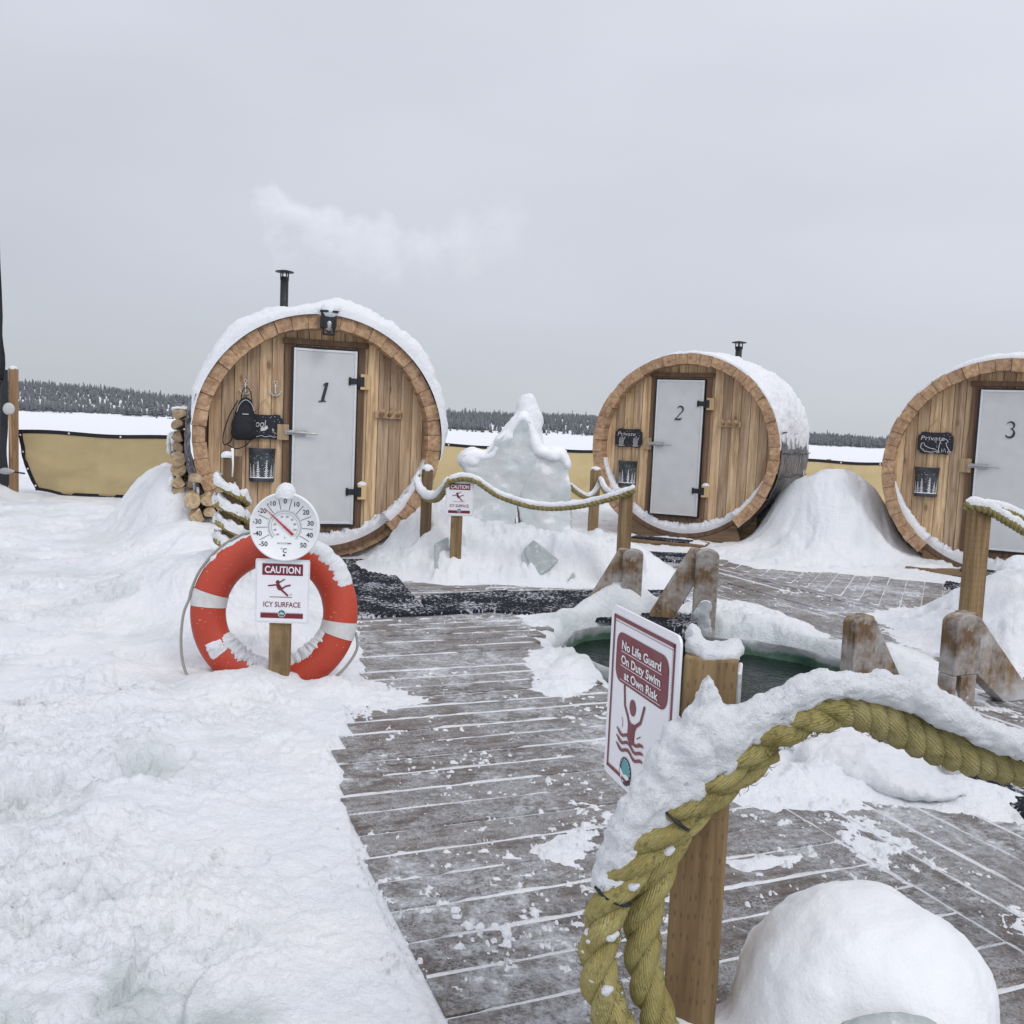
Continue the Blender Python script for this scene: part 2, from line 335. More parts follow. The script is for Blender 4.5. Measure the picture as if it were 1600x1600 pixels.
M['water'] = water_mat()
def tarp_mat():
    m, t, b = new_mat('iced_black_sheet'); g = NT(t); o = g.obj()
    n = g.noise(g.map(o, (1, 2.5, 1)), 5, 7, 0.7, 1.0); n2 = g.noise(g.map(o, (1, 6, 1)), 9, 5, 0.7)
    c = g.mix(g.rng(n, 0.42, 0.62), (0.035, 0.033, 0.04), (0.24, 0.245, 0.27)); c = g.mix(g.rng(n2, 0.58, 0.66, 0, 0.9), c, (0.72, 0.74, 0.78))
    g.link(c, b.inputs['Base Color']); b.inputs['Roughness'].default_value = 0.35
    g.link(g.bump(g.math('ADD', n, n2), 0.9, 0.03), b.inputs['Normal']); return m
M['tarp'] = tarp_mat()

# ------------------------------------------------------------------ mesh building
class MB:
    def __init__(s): s.v = []; s.n = 0; s.f = []; s.t = []; s.sm = []; s.uv = []; s.has_uv = False
    def raw(s, verts, faces, tone=0.5, smooth=False, uv=None, frame=None):
        verts = np.asarray(verts, float).reshape(-1, 3)
        if frame is not None: verts = verts @ np.asarray(frame[1]).T + np.asarray(frame[0])
        base = s.n; s.v.append(verts); s.n += len(verts)
        for i, f in enumerate(faces):
            s.f.append([base + k for k in f]); s.t.append(tone if np.isscalar(tone) else tone[i]); s.sm.append(smooth)
            if uv is not None: s.uv.extend(uv[i]); s.has_uv = True
            else: s.uv.extend([(0.0, 0.0)] * len(f))
        return s
    def box(s, c, size, rot=None, tone=None, frame=None):
        x, y, z = [k / 2 for k in size]
        v = np.array([(-x, -y, -z), (x, -y, -z), (x, y, -z), (-x, y, -z), (-x, -y, z), (x, -y, z), (x, y, z), (-x, y, z)])
        if rot is not None: v = v @ np.asarray(rot).T
        v = v + np.asarray(c)
        return s.raw(v, [(0, 3, 2, 1), (4, 5, 6, 7), (0, 1, 5, 4), (1, 2, 6, 5), (2, 3, 7, 6), (3, 0, 4, 7)], random.random() if tone is None else tone, frame=frame)
    def prism(s, poly, d0, d1, frame=None, tone=None):      # poly in (x, z), extruded along y
        n = len(poly); v = [(x, d0, z) for x, z in poly] + [(x, d1, z) for x, z in poly]
        area = sum(poly[i][0] * poly[(i + 1) % n][1] - poly[(i + 1) % n][0] * poly[i][1] for i in range(n))
        f = [tuple(range(n)), tuple(range(2 * n - 1, n - 1, -1))] + [(i, i + n, (i + 1) % n + n, (i + 1) % n) for i in range(n)]
        if area < 0: f = [q[::-1] for q in f]
        return s.raw(v, f, random.random() if tone is None else tone, frame=frame)
    def tube(s, path, rad, seg=8, frame=None, tone=0.5, caps=True, smooth=True, squash=None):
        path = np.asarray(path, float); n = len(path); rad = np.broadcast_to(np.asarray(rad, float), (n,))
        T, A, B = frames(path); an = np.arange(seg) * 2 * math.pi / seg
        if squash is None: squash = 1.0
        v = path[:, None] + rad[:, None, None] * (np.cos(an)[None, :, None] * A[:, None] + squash * np.sin(an)[None, :, None] * B[:, None])
        L = np.concatenate([[0], np.cumsum(np.linalg.norm(np.diff(path, axis=0), axis=1))])
        f, uv = [], []
        for i in range(n - 1):
            for j in range(seg):
                k = (j + 1) % seg
                f.append((i * seg + j, i * seg + k, (i + 1) * seg + k, (i + 1) * seg + j))
                uv.append([(L[i], j / seg), (L[i], (j + 1) / seg), (L[i + 1], (j + 1) / seg), (L[i + 1], j / seg)])
        if caps:
            f.append(tuple(range(seg))[::-1]); uv.append([(0, 0)] * seg); f.append(tuple((n - 1) * seg + j for j in range(seg))); uv.append([(0, 0)] * seg)
        return s.raw(v.reshape(-1, 3), f, tone, smooth, uv, frame)
    def lathe(s, prof, seg=32, frame=None, tone=0.5, smooth=True):   # profile (r, z) about z
        n = len(prof); v = [(r * math.cos(2 * math.pi * j / seg), r * math.sin(2 * math.pi * j / seg), z) for r, z in prof for j in range(seg)]
        f = [(i * seg + j, i * seg + (j + 1) % seg, (i + 1) * seg + (j + 1) % seg, (i + 1) * seg + j) for i in range(n - 1) for j in range(seg)]
        f.append(tuple(range(seg))[::-1]); f.append(tuple((n - 1) * seg + j for j in range(seg)))
        return s.raw(v, f, tone, smooth, frame=frame)
    def grid(s, V, tone=0.5, smooth=True, frame=None, uv=None, flip=False, close_u=False):
        V = np.asarray(V, float); a, b = V.shape[:2]; f, u = [], []
        for i in range(a if close_u else a - 1):
            i2 = (i + 1) % a
            for j in range(b - 1):
                q = [i * b + j, i2 * b + j, i2 * b + j + 1, i * b + j + 1]; f.append(q[::-1] if flip else q)
                if uv is not None:
                    w_ = [uv[i, j], uv[i2, j], uv[i2, j + 1], uv[i, j + 1]]; u.append(w_[::-1] if flip else w_)
        return s.raw(V.reshape(-1, 3), f, tone, smooth, u if uv is not None else None, frame)
    def disc(s, c, r, frame=None, seg=20, y=0.0, sx=1.0):      # flat disc in the (x, z) plane facing -y
        v = [(c[0] + sx * r * math.cos(a), y, c[1] + r * math.sin(a)) for a in np.arange(seg) * 2 * math.pi / seg]
        return s.raw(v, [tuple(range(seg))], frame=frame)
    def strip(s, pts, wd, frame=None, y=0.0):                   # flat stroke of width wd through 2-D points
        pts = np.asarray(pts, float); d = np.gradient(pts, axis=0); d /= np.linalg.norm(d, axis=1)[:, None] + 1e-9
        nrm = np.stack([-d[:, 1], d[:, 0]], 1); wd = np.broadcast_to(np.asarray(wd, float), (len(pts),))[:, None] / 2
        a, b = pts + nrm * wd, pts - nrm * wd; n = len(pts)
        v = [(x, y, z) for x, z in a] + [(x, y, z) for x, z in b]
        return s.raw(v, [(i, n + i, n + i + 1, i + 1) for i in range(n - 1)], frame=frame)
    def text(s, txt, c, h, frame=None, y=0.0, bold=0.0, shear=0.0, width=None, rot=0.0):
        V, Fc = text_mesh(txt, bold, shear)
        if len(V) == 0: return s
        V = V.copy(); lo, hi = V.min(0), V.max(0); cap = 0.73
        V[:, 0] -= (lo[0] + hi[0]) / 2; V[:, 1] -= cap / 2; k = h / cap
        kx = k if width is None else width / (hi[0] - lo[0])
        X, Z = V[:, 0] * kx, V[:, 1] * k; ca, sa = math.cos(rot), math.sin(rot)
        v = np.stack([c[0] + X * ca - Z * sa, np.full(len(X), y), c[1] + X * sa + Z * ca], 1)
        return s.raw(v, Fc, frame=frame)

def frames(path):
    T = np.gradient(path, axis=0); T /= np.linalg.norm(T, axis=1)[:, None] + 1e-12
    A = np.zeros_like(T); ref = np.array([0, 0, 1.0])
    if abs(T[0] @ ref) > 0.9: ref = np.array([1.0, 0, 0])
    a = np.cross(ref, T[0]); a /= np.linalg.norm(a)
    for i in range(len(T)):
        a = a - T[i] * (a @ T[i]); a /= np.linalg.norm(a); A[i] = a
    return T, A, np.cross(T, A)
def spline(pts, step=0.02):
    pts = np.asarray(pts, float); p = np.vstack([2 * pts[0] - pts[1], pts, 2 * pts[-1] - pts[-2]]); out = []
    for i in range(1, len(p) - 2):
        n = max(2, int(np.linalg.norm(p[i + 1] - p[i]) / step)); t = np.linspace(0, 1, n, endpoint=False)[:, None]
        out.append(0.5 * (2 * p[i] + (p[i + 1] - p[i - 1]) * t + (2 * p[i - 1] - 5 * p[i] + 4 * p[i + 1] - p[i + 2]) * t ** 2 + (3 * p[i] - p[i - 1] - 3 * p[i + 1] + p[i + 2]) * t ** 3))
    return np.vstack(out + [p[-2][None]])
_TX = {}
def text_mesh(txt, bold, shear):
    k = (txt, bold, shear)
    if k not in _TX:
        c = bpy.data.curves.new('lettering', 'FONT'); c.body = txt; c.offset = bold; c.shear = shear; c.resolution_u = 4
        o = bpy.data.objects.new('lettering', c); COL.objects.link(o)
        me = bpy.data.meshes.new_from_object(o.evaluated_get(bpy.context.evaluated_depsgraph_get()))
        V = np.array([v.co for v in me.vertices]).reshape(-1, 3); Fc = [tuple(p.vertices) for p in me.polygons]
        bpy.data.objects.remove(o); bpy.data.curves.remove(c); bpy.data.meshes.remove(me); _TX[k] = (V, Fc)
    return _TX[k]

def tag(o, label=None, cat=None, group=None, kind=None):
    for k, v in (('label', label), ('category', cat), ('group', group), ('kind', kind)):
        if v: o[k] = v
    return o
def thing(name, label, cat, loc, rotz=0.0, group=None):
    o = bpy.data.objects.new(name, None); o.empty_display_size = 0.1; COL.objects.link(o)
    o.location = tuple(loc); o.rotation_euler = (0, 0, rotz); return tag(o, label, cat, group)
def obj(name, mb, mat, parent=None, origin=None, bevel=0.0, world=False, seg=2):
    """link a mesh builder as one object; world=True: its points are world points and become local to the parent"""
    V = np.vstack(mb.v)
    if parent is not None and world: V = V - np.array(parent.location)
    if origin is not None: V = V - np.asarray(origin)
    me = bpy.data.meshes.new(name); nf = len(mb.f); tot = np.array([len(f) for f in mb.f], dtype=np.int32)
    me.vertices.add(len(V)); me.vertices.foreach_set('co', V.astype(np.float32).ravel())
    me.loops.add(int(tot.sum())); me.loops.foreach_set('vertex_index', np.concatenate([np.asarray(f, dtype=np.int32) for f in mb.f]))
    me.polygons.add(nf); me.polygons.foreach_set('loop_start', np.concatenate([[0], np.cumsum(tot)[:-1]]).astype(np.int32))
    me.polygons.foreach_set('use_smooth', np.array(mb.sm, bool))
    a = me.attributes.new('tone', 'FLOAT', 'FACE'); a.data.foreach_set('value', np.array(mb.t, dtype=np.float32))
    if mb.has_uv: me.uv_layers.new(name='UVMap').data.foreach_set('uv', np.array(mb.uv, dtype=np.float32).ravel())
    me.update(calc_edges=True); me.validate(); me.materials.append(M[mat] if isinstance(mat, str) else mat)
    o = bpy.data.objects.new(name, me); COL.objects.link(o)
    if parent is not None: o.parent = parent
    if origin is not None: o.location = tuple(origin)
    if bevel:
        b = o.modifiers.new('bevel', 'BEVEL'); b.width = bevel; b.segments = seg; b.limit_method = 'ANGLE'; b.angle_limit = math.radians(40)
    return o
def quads_obj(name, V, Q, mat, icy=None, origin=None):
    me = bpy.data.meshes.new(name); V = np.asarray(V, np.float32); Q = np.asarray(Q, np.int32)
    if origin is not None: V = V - np.asarray(origin, np.float32)
    k = Q.shape[1]
    me.vertices.add(len(V)); me.vertices.foreach_set('co', V.ravel()); me.loops.add(Q.size); me.loops.foreach_set('vertex_index', Q.ravel())
    me.polygons.add(len(Q)); me.polygons.foreach_set('loop_start', np.arange(len(Q), dtype=np.int32) * k)
    me.polygons.foreach_set('use_smooth', np.ones(len(Q), bool))
    if icy is not None:
        a = me.attributes.new('icy', 'FLOAT', 'POINT'); a.data.foreach_set('value', np.asarray(icy, np.float32))
    me.update(calc_edges=True); me.materials.append(M[mat]); o = bpy.data.objects.new(name, me); COL.objects.link(o)
    if origin is not None: o.location = tuple(float(q) for q in origin)
    return o
import bmesh
def blob(parts, voxel, smooth=4, disp=(), seed=0, extra=None):
    """one skin around many ellipsoids (centre, radii) and prisms: voxel remesh, smooth, then noise along the normals"""
    bm = bmesh.new()
    for c, r in parts:
        r = (r, r, r) if np.isscalar(r) else r
        bmesh.ops.create_icosphere(bm, subdivisions=3, radius=1.0, matrix=Matrix.Translation(tuple(c)) @ Matrix.Diagonal((*r, 1)))
    me = bpy.data.meshes.new('skin'); bm.to_mesh(me); bm.free()
    if extra is not None:
        bm = bmesh.new(); bm.from_mesh(me); vs = [bm.verts.new(tuple(v)) for v in np.vstack(extra.v)]
        for f in extra.f: bm.faces.new([vs[i] for i in f])
        bmesh.ops.recalc_face_normals(bm, faces=bm.faces); bm.to_mesh(me); bm.free()
    o = bpy.data.objects.new('skin', me); COL.objects.link(o)
    r = o.modifiers.new('r', 'REMESH'); r.mode = 'VOXEL'; r.voxel_size = voxel
    if smooth: k = o.modifiers.new('s', 'SMOOTH'); k.iterations = smooth; k.factor = 0.5
    me2 = bpy.data.meshes.new_from_object(o.evaluated_get(bpy.context.evaluated_depsgraph_get()))
    bpy.data.objects.remove(o); bpy.data.meshes.remove(me)
    n = len(me2.vertices); V = np.empty(n * 3); me2.vertices.foreach_get('co', V); V = V.reshape(-1, 3)
    Nn = np.empty(n * 3); me2.vertex_normals.foreach_get('vector', Nn); Nn = Nn.reshape(-1, 3)
    d = np.zeros(n)
    for i, (amp, sc, octv) in enumerate(disp): d = d + amp * fbm(V * sc, octv, 0.55, seed + i * 11)
    V = V + Nn * d[:, None]
    mb = MB(); Q = [tuple(p.vertices) for p in me2.polygons]; bpy.data.meshes.remove(me2)
    return mb.raw(V, Q, 0.5, True)
def rope(mb, path, R, pitch, strands=3, seg=10, phase=0.0, frame=None, rough=0.0):
    path = np.asarray(path, float); L = np.concatenate([[0], np.cumsum(np.linalg.norm(np.diff(path, axis=0), axis=1))])
    n = max(8, int(L[-1] / (pitch / 14))); s_ = np.linspace(0, L[-1], n); p = np.stack([np.interp(s_, L, path[:, i]) for i in range(3)], 1)
    T, A, B = frames(p)
    for k in range(strands):
        an = 2 * math.pi * (s_ / pitch + k / strands) + phase
        q = p + 0.50 * R * (np.cos(an)[:, None] * A + np.sin(an)[:, None] * B)
        rr = 0.54 * R * (1 + rough * vnoise(np.stack([s_ * 30, s_ * 0 + k * 9.1], 1)))
        mb.tube(q, rr, seg, frame=frame, tone=random.random())
    return mb
def snow_strip(mb, path, wd, ht, seed=0, lift=0.0, frame=None, seg=9, amp=0.35, taper=True):
    """a ridge of snow lying along a path"""
    path = np.asarray(path, float); n = len(path); T = np.gradient(path, axis=0); T /= np.linalg.norm(T, axis=1)[:, None]
    side = np.cross(T, (0, 0, 1.0)); ln = np.linalg.norm(side, axis=1)[:, None]; side = np.where(ln > 0.05, side / np.maximum(ln, 0.05), np.array([1.0, 0, 0]))
    L = np.concatenate([[0], np.cumsum(np.linalg.norm(np.diff(path, axis=0), axis=1))])
    an = np.linspace(-0.12 * math.pi, 1.12 * math.pi, seg); V = np.zeros((n, seg, 3))
    e = np.minimum(1, np.minimum(L, L[-1] - L) / (wd * 0.7) + 0.12) if taper else np.ones(n); e = np.sqrt(np.clip(e, 0, 1))
    for j, a in enumerate(an):
        k = 1 + amp * fbm(np.stack([L / wd * 0.8, np.full(n, j * 0.6), np.full(n, seed * 3.3)], 1), 3, 0.6, seed)
        V[:, j] = path + side * (math.cos(a) * wd * e * k)[:, None] + np.array([0, 0, 1.0]) * ((math.sin(a) * ht * k * e) + lift)[:, None]
    V = np.concatenate([V, V[:, :1]], 1)
    mb.grid(V, flip=False, frame=frame); return mb
def dome(mb, c, rx, ry, h, seed=0, frame=None, amp=0.12):
    u = np.linspace(0, 2 * math.pi, 21)[:-1]; ph = np.linspace(-0.15, 1, 9) * math.pi / 2
    A, B = np.meshgrid(u, ph, indexing='ij'); d = np.stack([np.cos(A) * np.cos(B), np.sin(A) * np.cos(B), np.sin(B)], -1)
    k = 1 + amp * fbm(d.reshape(-1, 3) * 2.2, 3, 0.5, seed).reshape(A.shape)
    V = np.stack([c[0] + rx * d[..., 0] * k, c[1] + ry * d[..., 1] * k, c[2] + h * d[..., 2] * k], -1)
    return mb.grid(V, close_u=True, frame=frame)
def rotz(a): c, s = math.cos(a), math.sin(a); return np.array([[c, -s, 0], [s, c, 0], [0, 0, 1.0]])

# ================================================================== THE SETTING
UX = np.array([0.926, 0.378]); VX = np.array([-0.378, 0.926])            # along and across the walkway boards
def g2(*pp): return [tuple(G(*p)[:2]) for p in pp]
HOLE = [(.27, 5.30), (.40, 5.80), (.70, 6.0), (1.0, 5.95), (1.32, 5.78), (1.65, 5.66), (1.98, 5.3), (2.02, 4.75), (1.78, 4.25), (1.4, 3.72), (1.02, 3.62), (.74, 3.95), (.5, 4.7)]
DECK = [(.75, -.5), (.28, .85), (-.1, 1.78), (-.25, 2.16), (-.48, 2.79), (-.6, 3.2), (-.62, 3.6), (-.66, 4.2), (-.80, 5.0), (-1.02, 5.7), (-1.3, 6.8), (-1.75, 8.25),
        (-.75, 8.55), (.2, 9.0), (1.0, 9.75), (2.2, 9.6), (3.1, 9.1), (3.6, 8.5), (4.4, 8.1), (6.5, 6.5), (7, 0)]
RIM = g2((800, 960), (835, 1000), (800, 1030), (825, 1075), (890, 1095), (960, 1075), (1010, 1110), (1080, 1150), (1160, 1190), (1210, 1235), (1300, 1252), (1400, 1245),
         (1500, 1215), (1490, 1160), (1440, 1100), (1480, 1085), (1530, 1110), (1600, 1130), (1560, 1080), (1450, 1010), (1330, 1000), (1240, 962), (1150, 945), (1080, 938), (1010, 950), (950, 935), (900, 955))
PILE = g2((560, 866), (600, 893), (640, 912), (710, 920), (800, 914), (900, 920), (965, 914), (1010, 893), (1000, 868)) + [(1.6, 9.1), (.8, 9.9), (-.6, 9.6), (-1.3, 8.5)]
PRINTS = [(x, y, a) for x, y, a in zip(*[np.random.default_rng(8).uniform(l, h_, 20) for l, h_ in ((-2.2, -.5), (1.9, 3.6), (-.7, .7))]) if x < -.45 - .07 * y]
PATCH2 = [g2((1130, 1345), (1190, 1330), (1260, 1335), (1255, 1355), (1150, 1375)), g2((820, 1330), (880, 1290), (940, 1300), (930, 1370), (860, 1365)),
          g2((1430, 965), (1520, 945), (1600, 950), (1600, 1060), (1500, 1010)), g2((1060, 900), (1130, 875), (1180, 890), (1500, 905), (1480, 880), (1100, 862))]
BUMPS = [  # x, y, height, sx, sy, angle
    (-.95, 4.0, .05, .42, .22, .2), (-3.25, 9.3, .62, .62, 1.2, .15), (-2.55, 7.4, .30, .5, .7, .4), (-2.0, 6.4, .12, .5, .5, 0),
    (-6.75, 11.3, .40, .45, .6, 0), (-1.9, 5.75, .26, .55, .45, .2), (-1.6, 5.3, .24, .40, .36, 0), (-5.9, 7.2, .10, .7, .5, 0), (3.52, 10.3, .72, .70, 1.05, -.25), (-2.88, 8.15, .38, .34, .42, .2), (.78, 6.2, .17, .26, .16, .2), (3.3, 9.6, .18, .8, .55, -.3),
    (3.45, 6.1, .42, .55, .55, .3), (3.15, 5.5, .14, .45, .35, 0), (-.75, 8.05, .30, .4, .5, 0), (-.3, 8.0, .20, .5, .45, 0), (.3, 7.95, .16, .45, .45, 0), (1.0, 8.0, .25, .4, .5, 0),
    (.55, 7.6, .10, .3, .22, 0), (1.15, 3.25, .05, .4, .18, .35), (1.55, 3.2, .06, .25, .15, -.4), (.1, 7.35, .06, .15, .1, 0), (-.42, 7.36, .05, .2, .12, 0),
    (5.2, 7.6, .2, .8, .5, -.4), (-1.2, 8.6, .10, .5, .2, .2), (-.4, 8.75, .10, .4, .3, 0)]
def ground_h(x, y, detail=True):
    x = np.asarray(x, float).ravel(); y = np.asarray(y, float).ravel(); p = np.stack([x, y], 1)
    near = np.clip(1 - (np.hypot(x, y) - 16) / 40, 0, 1)
    wob = 0.10 * fbm(p * 3.1, 4, 0.55, 5) + 0.03 * fbm(p * 14, 3, 0.6, 9)
    d = sd_poly(x, y, DECK) + wob * np.clip((y - 2.2) / 1.5, 0.12, 1)
    h = -0.006 + 0.018 * sstep(0, .03, d) + 0.05 * sstep(0.0, .7, d) + 0.05 * sstep(.5, 3.0, d)
    def patch(poly, H, soft, k=1.0):
        dd = -(sd_poly(x, y, poly) + k * wob); return H * sstep(0, soft, dd)
    h = h + patch(RIM, .085, .42) + patch(PILE, .16, .5, 1.4)
    for q in PATCH2: h = h + patch(q, .022, .12, .6)
    for bx, by, a, sx, sy, an in BUMPS:
        c, s_ = math.cos(an), math.sin(an); u = (x - bx) * c + (y - by) * s_; v = -(x - bx) * s_ + (y - by) * c
        h = h + a * np.exp(-np.power((u / sx) ** 2 + (v / sy) ** 2, 1.25 if a < .5 else 2.3))
    edge = np.exp(-(h / .03) ** 2); fine = fbm(p * 22, 4, .65, 23)
    h = h + edge * (.012 * fine + .010 * fbm(p * 7, 3, .6, 27)) * sstep(-.006, .010, h)
    h = h + .010 * sstep(.40, .56, fbm(p * 30, 4, .66, 29) + .35 * fbm(p * 1.7, 3, .5, 33)) * (h < .01) + .008 * sstep(.42, .56, fbm(p * 3.6, 7, .76, 35) + .25 * vnoise(p * .6, 37)) * (h < .01)
    on = sstep(0.005, 0.06, h)
    pil = sstep(.3, 0, sd_poly(x, y, PILE)); lump = 0.034 * fbm(p * 2.4, 4, 0.5, 21) + pil * .035 * (np.abs(fbm(p * 5, 5, .6, 91)) * 2 - .5) + 0.030 * fbm(p * 7.5, 4, 0.6, 31) * (0.5 + 0.5 * vnoise(p * 0.9, 77))
    if detail:
        clod = np.abs(fbm(p * 16, 4, 0.62, 41)); lump = lump + 0.020 * (0.35 - clod) * 1.8 * sstep(.0, .3, fbm(p * 1.9, 3, .6, 55)) + 0.007 * (0.35 - clod) + .022 * np.clip((7 - y) / 3, 0, 1) * (np.abs(fbm(p * 2.1, 4, .5, 95)) * 2 - .5)
        step = vnoise(p * 5.2, 63)
        for bx, by, an in PRINTS:
            u = (y - by) * math.cos(an) + (x - bx) * math.sin(an); v = (x - bx) * math.cos(an) - (y - by) * math.sin(an) + .02 * np.sin(u * 14)
            dd = (u / .145) ** 2 + (v / .052) ** 2 + .35 * fine; lump = lump - .024 * sstep(1.35, .70, dd) * (1 + .4 * fine) + .009 * np.exp(-((np.sqrt(np.maximum(dd, 0)) - 1.3) / .22) ** 2)
        lump = lump - 0.030 * sstep(0.47, 0.55, step + .10 * fbm(p * 16, 3, .6, 62)) * (1 + .6 * fbm(p * 20, 3, .6, 61)); lump = lump + .006 * fbm(p * 45, 3, .6, 67) * np.clip((6 - y) / 3, 0, 1)          # boot prints
    h = h + lump * on * near + 0.002 * fbm(p * 30, 2, 0.5, 3) * (1 - on)
    h = h + 0.05 * (1 - near) * fbm(p * 0.05, 3, 0.5, 8)
    hd = sd_poly(x, y, HOLE) + 0.05 * fbm(p * 4, 3, 0.5, 14)
    h = h - 0.22 * sstep(.05, -.03, hd) - .03 * sstep(.2, 0, hd)
    icy = sstep(-.15, .25, fbm(p * 1.5, 4, 0.6, 71)) * sstep(.5, -.1, lump / 0.03 * 0.5) * sstep(-2.2, -.8, x) * sstep(3.8, 2.4, y) * 0.85 * sstep(-.35, .15, fbm(p * 9, 4, .65, 73)) + 0.35 * sstep(.0, .4, fbm(p * 2.2, 4, .65, 88)) * (1 + sstep(4, 2.5, y))
    icy = np.clip(icy * on * near + 0.5 * sstep(.25, .02, hd), 0, 1)
    return h, icy, hd
def gh(x, y): return float(ground_h([x], [y])[0][0])

ang = np.radians(np.concatenate([np.arange(-72, -33, .8), np.arange(-33, 33.01, .105), np.arange(33.8, 72.5, .8)]))
rad = np.concatenate([np.exp(np.arange(math.log(.7), math.log(13), .0042)), np.exp(np.arange(math.log(13.1), math.log(1500), .03))])
RR, AA = np.meshgrid(rad, ang, indexing='ij'); GX, GY = (RR * np.sin(AA)).ravel(), (RR * np.cos(AA)).ravel()
gz, icy, hd = ground_h(GX, GY)
# the far shore rises out of the lake
def shore_y(x): return 560 + 0.10 * x + 35 * np.sin(x / 130.0) + 14 * np.sin(x / 41.0 + 1)
def hill(x, y):
    top = 12.2 - 0.0155 * x + 2.4 * np.sin(x / 95.0 + .5) + 1.2 * np.sin(x / 37.0)
    return np.clip(top, 3, 30) * sstep(15, 330, y - shore_y(x)) + 1.2 * sstep(-4, 12, y - shore_y(x))
far = RR.ravel() > 300
gz = gz + np.where(far, hill(GX, GY), 0)
nr, na = RR.shape; idx = np.arange(nr * na).reshape(nr, na)
Q = np.stack([idx[:-1, :-1], idx[1:, :-1], idx[1:, 1:], idx[:-1, 1:]], -1).reshape(-1, 4)[:, ::-1]
Q = Q[~(hd[Q] < -0.035).all(1)]
tag(quads_obj('snow_ground', np.stack([GX, GY, gz], 1), Q, 'ground', icy), kind='structure')

# swim hole: ice wall and water
t_ = np.linspace(0, 1, len(HOLE) + 1); hp = spline([(*p, 0) for p in HOLE + HOLE[:2]], .03)[:, :2]
hp = hp[: int(len(hp) * len(HOLE) / (len(HOLE) + 1))]
cx, cy = np.mean(HOLE, 0); zs = np.array([-.02, -.05, -.09, -.14, -.2, -.27, -.36, -.6]); V = np.zeros((len(hp), len(zs), 3))
for j, z in enumerate(zs):
    dv = hp - np.array([cx, cy]); ln = np.linalg.norm(dv, axis=1)[:, None]
    off = -0.085 + 0.03 * fbm(np.concatenate([hp * 5, np.full((len(hp), 1), z * 9)], 1), 3, .5, 4) + 0.03 * np.sin(np.clip((-z) / .3, 0, 1) * math.pi)
    V[:, j, :2] = hp + dv / ln * off[:, None]; V[:, j, 2] = z
tag(obj('ice_hole_wall', MB().grid(V, close_u=True), 'wall_ice'), kind='structure')
mb = MB(); mb.raw([(cx - 1.6, cy - 1.8, -.115), (cx + 1.6, cy - 1.8, -.115), (cx + 1.6, cy + 1.8, -.115), (cx - 1.6, cy + 1.8, -.115)], [(0, 1, 2, 3)])
tag(obj('water', mb, 'water'), kind='structure')

# decks: planks laid in three directions
GAPS = MB()
def deck(name, direction, sel, pitch=.148, gap=.011, lmax=3.6, seed=1):
    r = np.random.default_rng(seed); d = np.array(direction); d /= np.linalg.norm(d); nrm = np.array([-d[1], d[0]]); mb = MB()
    for k in range(-60, 90):
        off = k * pitch; s_ = np.arange(-12, 14, .02); pts = d[None] * s_[:, None] + nrm[None] * off
        ok = sel(pts[:, 0], pts[:, 1]) & (sd_poly(pts[:, 0], pts[:, 1], HOLE) > .10)
        e = np.flatnonzero(np.diff(np.concatenate([[0], ok.astype(int), [0]])))
        for a, b in zip(e[::2], e[1::2]):
            a0, b0 = s_[a], s_[b - 1]
            if b0 - a0 < .05: continue
            q = np.arange(a0, b0, .035); w2 = .0050 + .0070 * fbm(np.stack([q * 9, np.full(len(q), k * 3.7)], 1), 3, .6, seed); hh = .0042 + .004 * vnoise(np.stack([q * 23, np.full(len(q), k * 1.9)], 1), seed); hh = np.where(vnoise(np.stack([q * 1.1, np.full(len(q), k * 5.3)], 1), seed) + .5 * vnoise(np.stack([q * 6, np.full(len(q), k * 2.3)], 1), seed) < -.10, -.01, hh); ctr = off + pitch / 2
            if len(q) > 3: GAPS.grid(np.stack([np.stack([*(d[:, None] * q + nrm[:, None] * (ctr - w2)), np.full(len(q), -.0035)], -1), np.stack([*(d[:, None] * q + nrm[:, None] * ctr), hh], -1), np.stack([*(d[:, None] * q + nrm[:, None] * (ctr + w2)), np.full(len(q), -.0035)], -1)], 1))
            dz, tone, uo = r.normal(0, .0016), r.random(), r.random() * 40; hw = (pitch - gap) / 2
            v = [(*(d * sx + nrm * (off + sy)), z + dz) for z in (-.04, 0) for sx, sy in ((a0, -hw), (b0, -hw), (b0, hw), (a0, hw))]
            uvt = [(a0 + uo, 0 + uo), (b0 + uo, 0 + uo), (b0 + uo, 2 * hw + uo), (a0 + uo, 2 * hw + uo)]
            mb.raw(v, [(4, 5, 6, 7), (0, 1, 5, 4), (1, 2, 6, 5), (2, 3, 7, 6), (3, 0, 4, 7)], tone, False, [uvt] * 5)
    return tag(obj(name, mb, 'deck'), kind='structure')
def seam(x, y): return (x - .95) * UX[0] + (y - 3.07) * UX[1]             # > 0 right of the seam
def crack(x, y): return (x - 2.72) * UX[0] + (y - 7.3) * UX[1]
def inD(x, y): return (sd_poly(x, y, DECK) < .0)
secA = lambda x, y: ((seam(x, y) < 0) & (y < 3.3)) | ((y >= 3.3) & (x < 1.0)) | ((y > 5.9 + .0 * x) & (x < 1.35))
deck('walkway_deck', UX, lambda x, y: inD(x, y) & secA(x, y), seed=2)
deck('side_deck', VX, lambda x, y: inD(x, y) & ~secA(x, y) & (crack(x, y) < -.005), seed=3)
deck('rear_deck', (.42, .91), lambda x, y: inD(x, y) & ~secA(x, y) & (crack(x, y) >= .005), pitch=.15, seed=4)

tag(obj('gap_snow', GAPS, 'snow'), 'thin lines of snow packed in the gaps of the deck', 'snow', kind='stuff')

